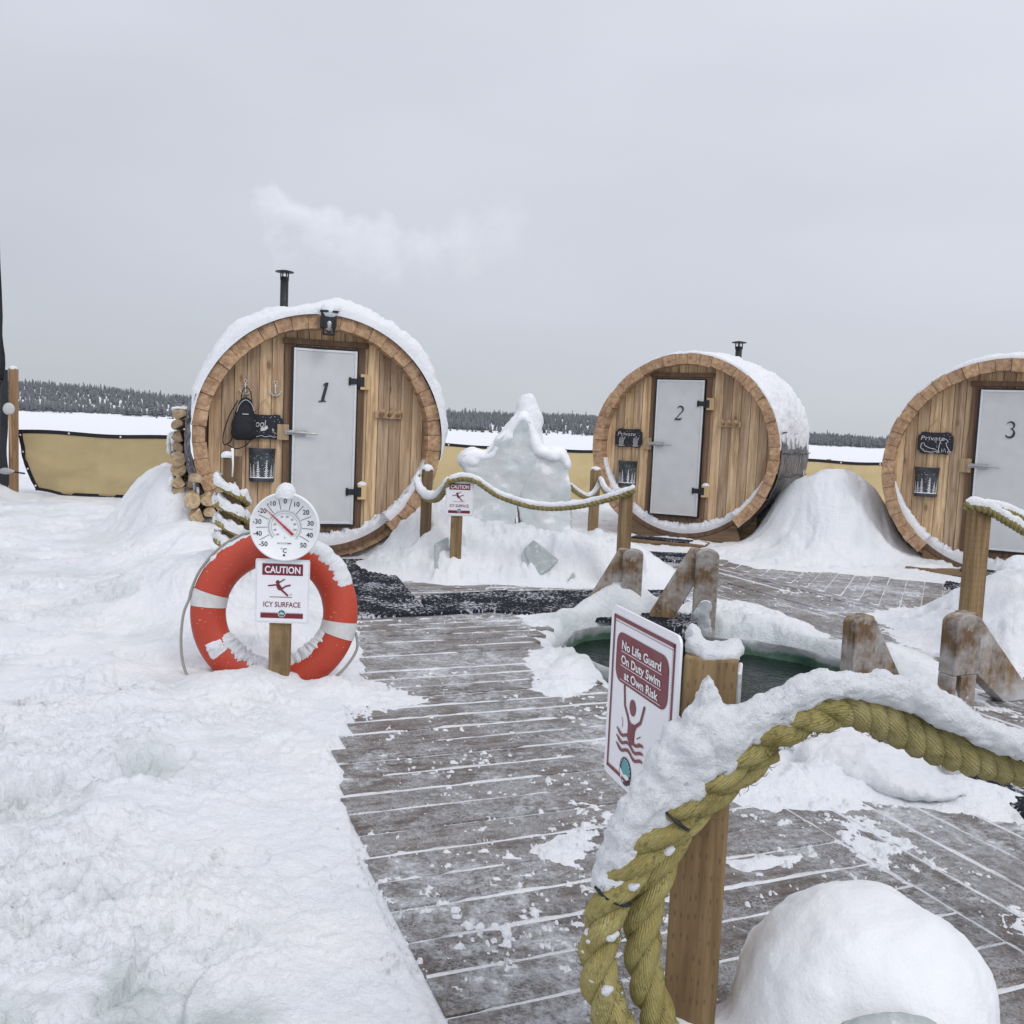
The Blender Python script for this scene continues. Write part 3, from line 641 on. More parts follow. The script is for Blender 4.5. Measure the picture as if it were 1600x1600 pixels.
# ================================================================== FAR SHORE
def spruce(n_w, seed, m=5):
    r = np.random.default_rng(seed); V, T = [], []
    for k in range(n_w):
        z0 = .08 + .86 * k / n_w; w0 = .17 * (1 - k / n_w) ** .8 + .02; a0 = r.random() * 6; b = len(V); V.append((0, 0, z0 + .19))
        for j in range(m): a = a0 + j * 2 * math.pi / m; q = w0 * r.uniform(.6, 1.25); V.append((q * math.cos(a), q * math.sin(a), z0 - r.uniform(0, .05)))
        T += [(b, b + 1 + j, b + 1 + (j + 1) % m) for j in range(m)]
    b = len(V); V += [(.012, 0, 0), (-.006, .01, 0), (-.006, -.01, 0), (0, 0, .5)]; T += [(b, b + 1, b + 3), (b + 1, b + 2, b + 3), (b + 2, b, b + 3)]
    return np.array(V), np.array(T)
protos = [spruce(6, s) for s in range(5)]; r = np.random.default_rng(11)
VV, TT, base = [], [], 0
def put_tree(x, y, z, h, wdt, k):
    global base
    v, t = protos[k]; a = r.random() * 6; c, s_ = math.cos(a), math.sin(a)
    q = np.stack([(v[:, 0] * c - v[:, 1] * s_) * h * wdt + x, (v[:, 0] * s_ + v[:, 1] * c) * h * wdt + y, v[:, 2] * h + z], 1); VV.append(q); TT.append(t + base); base += len(q)
N = 26000; tx = r.uniform(-520, 620, N); ty = shore_y(tx) + 6 + 380 * r.random(N) ** 1.25
dens = fbm(np.stack([tx * .014, ty * .03], 1), 3, .55, 6); depth = ty - shore_y(tx)
keep = (dens + .36 - .30 * ((depth > 60) & (depth < 130)) > r.random(N) * .35)
for x, y, z in zip(tx[keep], ty[keep], hill(tx, ty)[keep]): put_tree(x, y, z - .2, r.uniform(3.2, 7.0) * (1 if r.random() > .05 else 1.45), r.uniform(.8, 1.4), r.integers(5))
tag(quads_obj('forest', np.vstack(VV), np.vstack(TT), 'tree'), 'dark conifer forest on the far lake shore', 'forest', kind='stuff')
VV, TT, base = [], [], 0
for k in range(900):
    x = r.uniform(-500, 560); n_ = vnoise(np.array([[x * .02, 3.0]]))[0]
    if n_ < -.1 + .3 * r.random(): continue
    y = shore_y(np.array(x)) + r.uniform(-12, 4); put_tree(x, y, -.2, r.uniform(1.0, 2.6), 3.0, r.integers(5))
tag(quads_obj('shore_brush', np.vstack(VV), np.vstack(TT), 'brush'), 'low bare brush along the far snowy shoreline', 'brush', kind='stuff')

# ================================================================== BARREL SAUNAS
R_, TH, LEN, REC = 1.065, .115, 2.1, .16
RI = R_ - TH
def arc_pts(r, a0, a1, n): return [(r * math.cos(a), r * math.sin(a)) for a in np.linspace(a0, a1, n)]
def barrel(b):
    """local frame: x along the face, y into the barrel, z up; the origin is on the ground below the front rim"""
    cz = b['cz']; root = thing('barrel_sauna', b['label'], 'sauna', b['loc'], b['rot'], 'cedar barrel saunas in a row')
    r = np.random.default_rng(b['seed']); c0 = (0, 0, cz); I3 = np.eye(3); fr = (c0, I3)
    # staves
    mb = MB(); n = 46; da = 2 * math.pi / n
    for k in range(n):
        a = -math.pi / 2 + (k + .5) * da; low = abs(k + .5 - n) if k > n / 2 else k + .5
        y0 = REC - .012 if low * da < math.radians(b.get('cut', 41)) else r.uniform(-.012, .012)
        g_ = .0012; ro = R_ + r.uniform(-.006, .006); ri = RI + r.uniform(-.007, .007); q = []
        for y in (y0, LEN + r.uniform(-.01, .01)):
            for rr, aa in ((ri, a - da / 2 + g_), (ro, a - da / 2 + g_), (ro, a + da / 2 - g_), (ri, a + da / 2 - g_)): q.append((rr * math.cos(aa), y, rr * math.sin(aa)))
        mb.raw(q, [(0, 1, 2, 3), (7, 6, 5, 4), (0, 4, 5, 1), (1, 5, 6, 2), (2, 6, 7, 3), (3, 7, 4, 0)], r.random(), frame=fr)
    obj('barrel_shell', mb, 'stave', root, bevel=.002, seg=1)
    # front wall of upright boards
    mb = MB(); rw = RI + .01; wd = .103; xs = np.arange(-rw - .02 + r.uniform(0, .05), rw, wd)
    for x in xs:
        a, c = max(x + .0018, -rw + .002), min(x + wd - .0018, rw - .002)
        if c - a < .01: continue
        px_ = np.linspace(a, c, 5); top = [(q, math.sqrt(max(0, rw * rw - q * q))) for q in px_]
        mb.prism([(q, -h) for q, h in top] + top[::-1], REC, REC + .03, fr, r.random())
    obj('front_wall', mb, 'wall', root, bevel=.0025, seg=1)
    mb = MB(); mb.prism(arc_pts(RI + .02, 0, 2 * math.pi, 41)[:-1], LEN - .2, LEN - .16, fr)
    obj('back_wall', mb, 'trim', root); obj('wall_lining', MB().prism(arc_pts(RI + .015, 0, 2 * math.pi, 41)[:-1], REC + .034, REC + .04, fr), 'trim', root)
    # curved trim below, where the staves are cut back
    mb = MB(); a0, a1 = math.radians(-90 - 43), math.radians(-90 + 43)
    mb.prism(arc_pts(RI + .004, a0, a1, 24) + arc_pts(RI + .05, a1, a0, 24), REC - .055, REC - .014, fr, .2); obj('bottom_trim', mb, 'trim', root)
    # cradles
    for y in (.34, LEN - .5):
        h = cz - .06; hw = .80; arc = [(x, -math.sqrt(R_ ** 2 - x * x) - .004) for x in np.linspace(-hw, hw, 20)]
        mb = MB(); mb.prism([(-hw - .02, -cz - .1), (hw + .02, -cz - .1)] + arc[::-1], y, y + .14, fr); obj('cradle', mb, 'cradle', root, bevel=.004)
    if b.get('front_cradle'):
        mb = MB(); hw = .62; arc = [(x, -math.sqrt((RI + .055) ** 2 - x * x)) for x in np.linspace(-hw, hw, 20)]
        mb.prism([(-hw - .05, -cz - .08), (hw + .12, -cz - .08)] + arc[::-1], REC - .05, REC - .018, fr); obj('cradle', mb, 'cradle', root)
    # door
    dx, dw, z0, z1 = b['dx'], .545, -.75, .775; yd = REC - .05; mz = (z0 + z1) / 2; dh = z1 - z0
    mb = MB()
    for x, wq in ((dx - dw / 2 - .045, .06), (dx + dw / 2 + .045, .06)): mb.box((x, REC - .012, mz), (wq, .026, dh + .06), tone=.3, frame=fr)
    mb.box((dx, REC - .014, z1 + .058), (dw + .19, .032, .05), tone=.2, frame=fr); mb.box((dx, REC - .012, z0 - .045), (dw + .15, .026, .05), tone=.2, frame=fr)
    obj('door_casing', mb, 'trim', root, bevel=.003)
    door = obj('door', MB().box((dx, yd + .02, mz), (dw, .04, dh), frame=fr), 'door', root, bevel=.003)
    mb = MB(); e = .020
    for x in (dx - dw / 2 + e / 2, dx + dw / 2 - e / 2): mb.box((x, yd + .019, mz), (e, .05, dh + .004), frame=fr)
    for z in (z0 + e / 2, z1 - e / 2): mb.box((dx, yd + .0185, z), (dw - 2 * e, .049, e), frame=fr)
    obj('door_edging', mb, 'alu', door, bevel=.002)
    mb = MB(); mb.box((dx - dw / 2 - .010, yd + .025, mz), (.016, .046, dh + .02), frame=fr); mb.box((dx, yd + .025, z1 + .011), (dw, .046, .014), frame=fr); mb.box((dx, yd + .025, z0 - .012), (dw, .046, .016), frame=fr)
    mb.box((dx + dw / 2 + .006, yd + .025, mz), (.008, .046, dh + .02), frame=fr)
    obj('door_gasket', mb, 'rubber', door)
    mb = MB(); nx, nz_ = dx + b.get('nx', .0), .40; yk = yd - .0075
    if b['num'] == '1':
        mb.strip([(nx + .018, nz_ + .085), (nx - .018, nz_ - .07)], .026, fr, yk); mb.strip([(nx + .03, nz_ + .088), (nx + .005, nz_ + .082), (nx - .018, nz_ + .062)], [.012, .014, .005], fr, yk - .0005); mb.strip([(nx - .05, nz_ - .075), (nx + .012, nz_ - .070)], .011, fr, yk - .0005)
    elif b['num'] == '2':
        t = np.linspace(2.9, -.95, 16); top = [(nx + .012 + .033 * math.cos(q), nz_ + .045 + .034 * math.sin(q)) for q in t]
        mb.strip(top + [(nx - .02, nz_ - .045), (nx - .045, nz_ - .068)], np.concatenate([np.linspace(.004, .02, 8), np.linspace(.02, .012, 8), [.008, .006]]), fr, yk); mb.strip([(nx - .046, nz_ - .066), (nx + .02, nz_ - .066), (nx + .036, nz_ - .048)], [.016, .02, .004], fr, yk - .0005)
    else:
        t = np.linspace(2.7, -1.2, 14); mb.strip([(nx + .0 + .032 * math.cos(q), nz_ + .042 + .034 * math.sin(q)) for q in t], np.concatenate([np.linspace(.004, .018, 7), np.linspace(.018, .008, 7)]), fr, yk)
        t = np.linspace(1.5, -2.6, 16); mb.strip([(nx - .002 + .038 * math.cos(q), nz_ - .028 + .042 * math.sin(q)) for q in t], np.concatenate([np.linspace(.006, .021, 8), np.linspace(.021, .012, 8)]), fr, yk - .0005)
    obj('door_number', mb, 'ink', door)
    for hz in (z1 - .26, z0 + .29):
        hx = dx + dw / 2
        bl = obj('hinge_block', MB().box((hx + .075, REC - .028, hz), (.082, .054, .135), frame=fr), 'block', root, bevel=.003)
        mb = MB(); mb.box((hx - .028, yd - .010, hz), (.085, .005, .052), frame=fr); mb.box((hx + .042, REC - .058, hz), (.05, .006, .085), frame=fr); mb.box((hx - .06, yd - .0095, hz), (.02, .006, .07), frame=fr)
        mb.tube([(hx + .014, yd - .013, hz - .045), (hx + .014, yd - .013, hz + .045)], .011, 8, fr)
        obj('hinge', mb, 'black', door, bevel=.0015)
        if hz < 0: obj('snow_cap', dome(MB(), (hx + .075, REC - .03, cz + hz + .064), .042, .03, .03, b['seed']), 'snow', bl)
    lx, lz = dx - dw / 2, b['cz'] * 0 + .045
    lb = obj('latch_block', MB().box((lx - .078, REC - .028, lz), (.098, .054, .135), frame=fr), 'block', root, bevel=.003)
    mb = MB(); mb.box((lx - .025, REC - .062, lz), (.075, .012, .035), frame=fr); mb.box((lx + .065, yd - .012, lz), (.10, .012, .05), frame=fr); mb.box((lx + .07, yd - .026, lz), (.07, .02, .026), frame=fr)
    mb.tube([(lx - .045, yd - .035, lz + .006), (lx + .10, yd - .038, lz), (lx + .215, yd - .040, lz - .006)], [.009, .008, .007], 8, fr); mb.tube([(lx - .04, yd - .033, lz + .018), (lx + .02, yd - .035, lz + .014)], .006, 6, fr)
    obj('latch', mb, 'steel', door, bevel=.0015)
    # peg rail
    prx, prz = dx + .57, b['pz']; pr = obj('peg_rail', MB().box((prx, REC - .016, prz), (.25, .030, .062), tone=.5, frame=fr), 'block' if b['num'] == '2' else 'wall', root, bevel=.003)
    for q in (-.07, .005, .08):
        obj('peg', MB().tube([(prx + q, REC - .026, prz - .004), (prx + q + .004, REC - .120, prz + .030)], .019, 10, fr, tone=.3), 'stave', pr)
    # snow on the lower ledge
    aa = np.radians(np.linspace(b['ledge'][0], b['ledge'][1], 180)); NA = 180; V = np.zeros((NA, 9, 3))
    for j in range(9):
        f = j / 8; k = 1 + .38 * fbm(np.stack([aa * 7, np.full(NA, j * .5)], 1), 4, .6, b['seed'])
        kk = .5 * fbm(np.stack([aa * 24, np.full(NA, j * .8)], 1), 3, .6, b['seed'] + 2); t = np.sin(np.clip((aa - aa[0]) / (aa[-1] - aa[0]), 0, 1) * math.pi) ** .7 * (.098 if f > .1 else .03) * (k + kk) * (1 - .15 * f)
        t = t + .006
        y = .035 + (REC + .002 - .035) * max(f - .1, 0) / .9; low = np.abs(aa + math.pi / 2) < math.radians(41)
        V[:, j] = np.stack([(RI + .004 - t) * np.cos(aa), np.full(NA, y) + np.where(low, .10 * (1 - f), 0), cz + (RI + .004 - t) * np.sin(aa)], 1)
    V0 = V[:, :1].copy(); V0[:, 0, 0] = (RI + .004) * np.cos(aa); V0[:, 0, 2] = cz + (RI + .004) * np.sin(aa)
    obj('ledge_snow', MB().grid(np.concatenate([V0, V], 1)), 'snow_fluffy', root)
    # snow on the roof
    na_, ns_ = 170, 90; a = np.radians(np.linspace(b['roof'][0], b['roof'][1], na_)); s_ = np.linspace(b.get('sy0', .01), LEN + .02, ns_); A, Y = np.meshgrid(a, s_, indexing='ij')
    e = np.clip(np.minimum(A - a[0], a[-1] - A) / .25, 0, 1) ** .6 * np.clip(np.minimum(Y - s_[0] + .012, s_[-1] - Y + .02) / .10, 0, 1) ** .5
    p3 = np.stack([A.ravel() * 2.4, Y.ravel() * 2.2], 1); tn = b['roof_t'](A, Y) * (1 + .35 * fbm(p3, 4, .55, b['seed']).reshape(A.shape) + .28 * fbm(p3 * 4.5, 4, .65, 5).reshape(A.shape)) + b.get('lump', .012) * fbm(p3 * 6, 4, .6, 15).reshape(A.shape)
    rr = R_ + .004 + np.maximum(tn, 0.0) * e
    V = np.stack([rr * np.cos(A), Y - .0 * A, cz + rr * np.sin(A)], -1); Vin = V.copy(); Vin[..., 0] = (R_ - .004) * np.cos(A); Vin[..., 2] = cz + (R_ - .004) * np.sin(A)
    full = np.concatenate([Vin[:, :1], V, Vin[:, -1:]], 1); obj('roof_snow', MB().grid(full, flip=False), 'snow', root)
    # chimney
    cxx, cyy, ct = b['chim']; mb = MB(); mb.tube([(cxx, cyy, cz + .8), (cxx, cyy, ct - .06)], .041, 16); ch = obj('chimney', mb, 'black', root)
    mb = MB(); mb.lathe([(.001, ct + .012), (.05, ct + .004), (.092, ct - .006), (.094, ct - .014), (.001, ct - .012)], 24, ((cxx, cyy, 0), I3))
    for q in range(4): mb.box((cxx + .042 * math.cos(q * 1.57 + .4), cyy + .042 * math.sin(q * 1.57 + .4), ct - .05), (.012, .012, .09))
    obj('chimney_cap', mb, 'black', ch)
    return root
def bloc(px, py, Y, cz): p = P(px, py, Y); return (p[0], p[1], p[2] - cz)
RAD = math.radians
b1p, b2p, b3p = P(502, 686, 8.05), P(1066, 702, 10.4), P(1566, 738, 8.75)
B1 = dict(num='1', loc=(b1p[0], b1p[1], 0), cz=b1p[2], rot=RAD(18), seed=11, sy0=-.035, dx=.035, nx=-.005, pz=.235, ledge=(-150, -8), roof=(-8, 174),
          roof_t=lambda A, Y: .05 + .085 * np.exp(-((A - 1.35) / .95) ** 2) - .05 * np.exp(-((A - 1.75) / .16) ** 2) + .035 * np.exp(-((A - .85) / .35) ** 2) + .02 * np.exp(-((A - 2.3) / .3) ** 2), chim=(-.22, 1.75, 2.735),
          label='round cedar barrel sauna with door 1, lantern and thick roof snow')
B2 = dict(num='2', loc=(b2p[0], b2p[1], 0), cz=b2p[2], rot=RAD(-25), seed=23, dx=-.09, pz=.30, ledge=(-172, -18), roof=(2, 140), front_cradle=True, cut=38,
          lump=.022, roof_t=lambda A, Y: .014 + .07 * sstep(.05, .5, Y) * np.exp(-((A - .75) / .65) ** 2) + .02 * np.exp(-((A - 1.2) / .5) ** 2), chim=(.19, 1.75, 2.46),
          label='round cedar barrel sauna with door 2 and black iced sheet on its side')
B3 = dict(num='3', loc=(b3p[0], b3p[1], 0), cz=b3p[2], rot=RAD(-27), seed=37, dx=.035, pz=.30, ledge=(-172, -10), roof=(40, 150), front_cradle=True, cut=40,
          roof_t=lambda A, Y: .02 + .045 * np.exp(-((A - 1.4) / .5) ** 2), chim=(.3, 1.75, 2.3),
          label='round cedar barrel sauna with door 3, cut off by the right edge')
S1, S2, S3 = barrel(B1), barrel(B2), barrel(B3)
def on(b, x, y, z): return tuple(np.array(b['loc']) + rotz(b['rot']) @ np.array([x, y, 0]) + np.array([0, 0, b['cz'] + z]))

# lantern, anchor hooks, torn sheet and icicles of the first barrel
fr1 = ((0, 0, B1['cz']), np.eye(3))
mb = MB(); zc = RI + .06; mb.box((.03, -.03, zc), (.13, .10, .13), frame=fr1); mb.box((.03, -.045, zc + .072), (.15, .13, .018), frame=fr1); mb.box((.035, -.05, zc - .115), (.10, .09, .016), frame=fr1)
for q in (-.045, .045): mb.box((.035 + q, -.088, zc - .05), (.010, .010, .12), frame=fr1); mb.box((.035 + q, -.012, zc - .05), (.010, .010, .12), frame=fr1)
la = obj('lantern', mb, 'black', S1, bevel=.003)
obj('lantern_glass', MB().lathe([(.012, zc - .1), (.032, zc - .09), (.036, zc - .02), (.02, zc + .02)], 14, ((.035, -.05, B1['cz']), np.eye(3))), 'steel', la)
obj('snow_clump', blob([((.03, -.02, B1['cz'] + 1.09), (.085, .09, .075)), ((.085, .02, B1['cz'] + 1.115), (.08, .09, .06)), ((-.03, .03, B1['cz'] + 1.1), (.08, .08, .05))], .012, 3, [(.018, 14, 4)], 3), 'snow', S1)
for ax in (-.635, -.385):
    mb = MB(); z0 = .41; y = REC - .012
    mb.tube([(ax, y, z0 - .055), (ax, y - .004, z0), (ax, y, z0 + .045)], [.009, .007, .008], 8, fr1)
    t = np.linspace(math.pi * 1.08, math.pi * 1.92, 13); mb.tube([(ax + .043 * math.cos(q), y - .006, z0 - .015 + .04 * math.sin(q)) for q in t], .006, 8, fr1)
    for sx in (-1, 1): mb.tube([(ax + sx * .056, y - .008, z0 - .016), (ax + sx * .034, y - .008, z0 - .022)], [.003, .006], 6, fr1)
    mb.tube([(ax - .022, y - .004, z0 + .028), (ax + .022, y - .004, z0 + .028)], .004, 6, fr1)
    t = np.linspace(0, 2 * math.pi, 15); mb.tube([(ax + .013 * math.cos(q), y - .002, z0 + .057 + .013 * math.sin(q)) for q in t], .004, 6, fr1, caps=False)
    mb.tube([(ax, y - .004, z0 - .05), (ax, y - .05, z0 - .045), (ax, y - .06, z0 - .02)], .006, 6, fr1)
    obj('anchor_hook', mb, 'hook', S1)
# hanging sheet edge, left side of barrel 1
ta = np.radians(np.linspace(162, 219, 60)); V = np.zeros((60, 10, 3))
for j in range(10):
    k = .03 * fbm(np.stack([ta * 9, np.full(60, j * .9)], 1), 4, .6, 8); rr = R_ + .012 + .055 * (1 - abs(j - 4.5) / 4.5) * np.sin(np.linspace(.15, 1, 60) * math.pi) ** .5 + k * .8
    V[:, j] = np.stack([rr * np.cos(ta) - .012 * j * 0, np.full(60, -.045 + j * .03) + .02 * np.sin(ta * 11 + j), B1['cz'] + rr * np.sin(ta)], 1)
obj('sheet_cover', MB().grid(V), 'tarp', S1)
for a, ln in ((201, .16), (205, .22), (209, .26), (213, .17), (217, .24), (220, .12)):
    x, z = (R_ + .045) * math.cos(RAD(a)), B1['cz'] + (R_ + .045) * math.sin(RAD(a)); obj('icicle', MB().tube([(x, -.0, z + .03), (x + .003, -.0, z - ln * .4), (x, -.0, z - ln)], [.014, .009, .001], 7), 'rail_ice', S1)
# sheet round the right side of barrel 2
ta = np.radians(np.linspace(-52, 36, 70)); ys = np.linspace(.03, LEN + .03, 40); V = np.zeros((70, 40, 3))
for j, y in enumerate(ys):
    rr = R_ + .014 + .014 * fbm(np.stack([ta * 5, np.full(70, y * 6)], 1), 4, .6, 18); V[:, j] = np.stack([rr * np.cos(ta), np.full(70, y), B2['cz'] + rr * np.sin(ta)], 1)
sh = obj('sheet_cover', MB().grid(V, flip=True), 'tarp', S2)
for a in (-30, -14, 0, 12): 
    mb = MB(); mb.tube([((R_ + .034) * math.cos(RAD(a)), y, B2['cz'] + (R_ + .034) * math.sin(RAD(a)) + .008 * math.sin(y * 7 + a)) for y in np.linspace(.03, LEN + .02, 18)], .007, 6); obj('strap', mb, 'black', sh)
for k in range(26):
    a, y = random.uniform(5, 32), random.uniform(.25, LEN); rr = R_ + .04; ln = random.uniform(.08, .3); x, z = rr * math.cos(RAD(a)), B2['cz'] + rr * math.sin(RAD(a)); obj('icicle', MB().tube([(x, y, z), (x + .01, y, z - ln)], [.012, .002], 6), 'rail_ice', S2)
mb = MB(); mb.tube([(1.06, 1.9, B2['cz'] - .2), (1.05, 1.9, -.1)], .016, 8); obj('support_rod', mb, 'steel', S2)

# chalkboards, wall pails and the backpack that hang on the barrels
def chalkboard(b, x, z, label, text, art):
    t = thing('chalkboard_sign', label, 'sign', on(b, x, REC - .02, z), b['rot'], 'chalkboard signs hung on the saunas')
    w_, h_ = .16, .108; c = .03; P_ = []
    for sx, sz in ((1, 1), (-1, 1), (-1, -1), (1, -1)):
        q = [(w_, h_ - 2 * c), (w_ - .004, h_ - c * 1.2), (w_ - c * .8, h_ - c * .9), (w_ - c, h_ - .004), (w_ - 2 * c, h_), (w_ * .3, h_ - .006)]
        q = [(sx * a, sz * d) for a, d in q]; P_ += q if sx * sz > 0 else q[::-1]
    obj('board', MB().prism(P_, -.010, .012), 'slate', t, bevel=.002)
    mb = MB(); y = -.0115
    if text == 'Private': mb.text('Private', (-.025, .048), .044, None, y, -.008, .15, .215)
    for q in range(20):
        mb.disc((random.uniform(-.14, .14), random.uniform(-.085, .095)), .0030, None, 6, y + .0002)
    art(mb, y); obj('chalk_drawing', mb, 'chalk', t)
    mb = MB(); mb.tube([(-.10, .006, h_ - .01), (0, .010, h_ + .13), (.10, .006, h_ - .01)], .0025, 5); obj('hanging_string', mb, 'gold', t)
    return t
def art_ol(mb, y):
    mb.text('Cool', (-.055, .028), .065, None, y, -.003, .1, .13)
    mb.raw([(-.035, y, -.02), (-.02, y, .0), (-.005, y, -.008), (.02, y, .012), (.03, y, -.012), (.0, y, -.035), (-.03, y, -.038)], [(0, 1, 2, 3, 4, 5, 6)])
    t = np.linspace(0, 12, 60); mb.strip([(.06 + .008 * q + .012 * math.cos(q * 1.3), -.03 + .018 * math.sin(q * 1.1) - .002 * q) for q in t], .004, None, y)
    mb.strip([(-.12 + .02 * k, -.082 + .006 * math.sin(k * 1.7)) for k in range(13)], .004, None, y)
def art_deer(mb, y):
    for ox in (-.085, .085):
        for k in range(5):
            a = -.6 + .3 * k; mb.strip([(ox + .01 * k - .02, -.09), (ox + .045 * math.sin(a), -.03 + .01 * (k % 2)), (ox + .055 * math.sin(a) + .01, .0 + .012 * (k % 3))], .0042, None, y)
        mb.strip([(ox - .04, -.088), (ox, -.094), (ox + .045, -.086)], .004, None, y)
def art_bear(mb, y):
    mb.strip([(.03, -.09), (.035, -.03), (.045, .02), (.07, .045), (.10, .035), (.115, .015), (.095, .005), (.105, -.03), (.125, -.06), (.13, -.088)], .0055, None, y)
    mb.strip([(.06, -.088), (.062, -.05), (.075, -.085), (.085, -.05), (.10, -.088)], .0045, None, y)
    mb.strip([(-.13, -.05), (-.125, -.01), (-.105, .0), (-.09, -.03), (-.05, -.05), (0, -.06), (.02, -.075), (-.02, -.092), (-.09, -.085), (-.13, -.05)], .0055, None, y)
    for cx_ in (.028, .128): t = np.linspace(0, 6.3, 14); mb.strip([(cx_ + .013 * math.cos(q), -.083 + .012 * math.sin(q)) for q in t], .004, None, y)
chalkboard(B1, -.47, .085, 'black chalkboard sign partly hidden behind a hanging backpack', '', art_ol)
chalkboard(B2, -.675, .10, 'black chalkboard reading Private with chalk shrubs, left of door 2', 'Private', art_deer)
chalkboard(B3, -.60, .25, 'black chalkboard reading Private with chalk bear, left of door 3', 'Private', art_bear)
def pail(b, x, z, label):
    t = thing('wall_pail', label, 'pail', on(b, x, REC - .002, z), b['rot'], 'half round pails painted with white spruces')
    w_, h_ = .112, .145; mb = MB(); an = np.linspace(math.pi, 2 * math.pi, 19)
    V = np.array([[(w_ * k * math.cos(a), .085 * k * math.sin(a), zz) for zz, k in ((-h_, .90), (-h_ + .012, .93), (-h_ + .03, .905), (0, .95), (h_ - .012, 1.0), (h_ - .008, 1.04), (h_, 1.04), (h_ - .004, .97), (-h_ + .02, .87))] for a in an]); mb.grid(V, flip=True)
    mb.box((0, -.004, 0), (w_ * 1.9, .004, h_ * 1.98)); obj('pail_body', mb, 'pail', t)
    mb = MB(); r = np.random.default_rng(int(x * -100))
    def pt(u, zz):
        k = .95 + .05 * zz / h_; a = 1.5 * math.pi + u / (w_ * .93); return (w_ * k * math.cos(a) * 1.012, .085 * k * math.sin(a) * 1.012 - .0012, zz)
    for u, ht in ((-.115, .12), (-.075, .115), (-.035, .145), (.035, .155), (.085, .115), (.125, .13)):
        zb = -h_ + .035; mb = MB()
        for k in range(9):
            f = k / 9; ww = .026 * (1 - f) * r.uniform(.7, 1.15) + .003; z1_ = zb + ht * f; mb.raw([pt(u - ww, z1_), pt(u, z1_ + .006), pt(u + ww, z1_ - .002), pt(u, z1_ + ht / 8)], [(0, 1, 3), (1, 2, 3)])
        obj('painted_tree', mb, 'paint', t)
    mb = MB()
    for k in range(28):
        u, zz = r.uniform(-.13, .13), r.uniform(-.05, .10); q = .003; mb.raw([pt(u - q, zz), pt(u, zz - q), pt(u + q, zz), pt(u, zz + q)], [(0, 1, 2, 3)])
    mb.raw([pt(u, zz) for u in np.linspace(-.14, .14, 15) for zz in (-h_ + .033, -h_ + .041)], [(2 * i, 2 * i + 2, 2 * i + 3, 2 * i + 1) for i in range(14)])
    tag(obj('painted_snow', mb, 'paint', t), kind='stuff'); return t
pail(B1, -.485, -.245, 'dark half round pail with painted white spruces below the backpack')
pail(B2, -.675, -.31, 'dark half round pail with painted white spruces left of door 2')
pail(B3, -.655, -.135, 'dark half round pail with painted white spruces left of door 3')
bp = thing('backpack', 'small black backpack hanging from a white anchor hook', 'backpack', on(B1, -.635, REC - .06, .36), B1['rot'])
body = blob([((.0, -.045, -.10), (.062, .045, .07)), ((-.005, -.052, -.18), (.082, .058, .10)), ((-.012, -.058, -.27), (.104, .072, .11)), ((-.012, -.058, -.335), (.108, .068, .065)), ((-.055, -.05, -.35), (.06, .055, .05)), ((.035, -.05, -.35), (.06, .055, .05))], .010, 3, [(.007, 12, 3)], 5)
o = obj('pack_body', body, 'cloth', bp); obj('front_pocket', blob([((-.012, -.112, -.30), (.075, .03, .065))], .009, 3, [(.004, 15, 3)], 2), 'cloth', bp)
obj('badge', MB().box((-.0, -.114, -.175), (.05, .003, .008)), 'greyink', bp)
mb = MB(); mb.tube(spline([(-.035, -.03, -.045), (-.02, -.015, .03), (.012, -.012, .05), (.04, -.015, .02), (.055, -.03, -.06)]), .008, 8, squash=.5); obj('carry_handle', mb, 'cloth', bp)
for pts in ([(-.06, -.02, -.06), (-.13, -.03, -.2), (-.175, -.04, -.36), (-.165, -.05, -.44), (-.11, -.05, -.40), (-.10, -.04, -.33)], [(-.14, -.05, -.44), (-.06, -.05, -.47), (.03, -.05, -.42), (.07, -.04, -.33)]):
    obj('shoulder_strap', MB().tube(spline(pts), .013, 8, squash=.35), 'cloth', bp)
obj('zip', MB().tube(spline([(-.075, -.075, -.19), (-.05, -.09, -.10), (.0, -.098, -.055), (.05, -.09, -.09), (.075, -.075, -.16)]), .0035, 6), 'greyink', bp)

# ================================================================== POSTS AND SIGNS
def post(loc, top, rot, label, wd=.089, cap=None, base=None, capseed=1, mat='post', lean=0.0):
    z0 = (gh(loc[0], loc[1]) - .12) if base is None else base
    t = thing('rope_post', label, 'post', (loc[0], loc[1], z0), rot, 'square timber posts carrying the rope')
    obj('timber', MB().box((0, 0, (top - z0) / 2), (wd, wd, top - z0)), mat, t, bevel=.004)
    if cap: obj('snow_cap', dome(MB(), (0, 0, top - z0 - .004), wd * .56, wd * .56, cap, capseed), 'snow', t)
    return t
def post_px(px, ytop, Y, rot, label, **k):
    p = P(px, ytop, Y); return post((p[0], p[1]), p[2], RAD(rot), label, **k)
P_SIGN = post_px(716, 748, 7.36, 6, 'wood post behind the small distant caution sign', cap=None)
post_px(979, 768, 7.2, 10, 'wood post carrying the rope end, right of the ice sculpture', cap=.03)
post_px(668, 733, 7.72, 8, 'snow capped wood post in front of the first sauna, right side', cap=.045)
post_px(931, 733, 9.0, 5, 'half hidden wood post behind the ice sculpture', cap=.03)
post_px(1531, 790, 5.2, 12, 'tall wood post in front of door 3', cap=.02, wd=.092)
PD = post_px(364, 712, 5.3, 14, 'wood post wrapped in snowy rope in front of first sauna', cap=None, wd=.10)
obj('snow_cap', dome(MB(), (-.03, -.02, P(364, 712, 5.3)[2] - PD.location.z - .004), .035, .04, .03, 2), 'snow', PD)
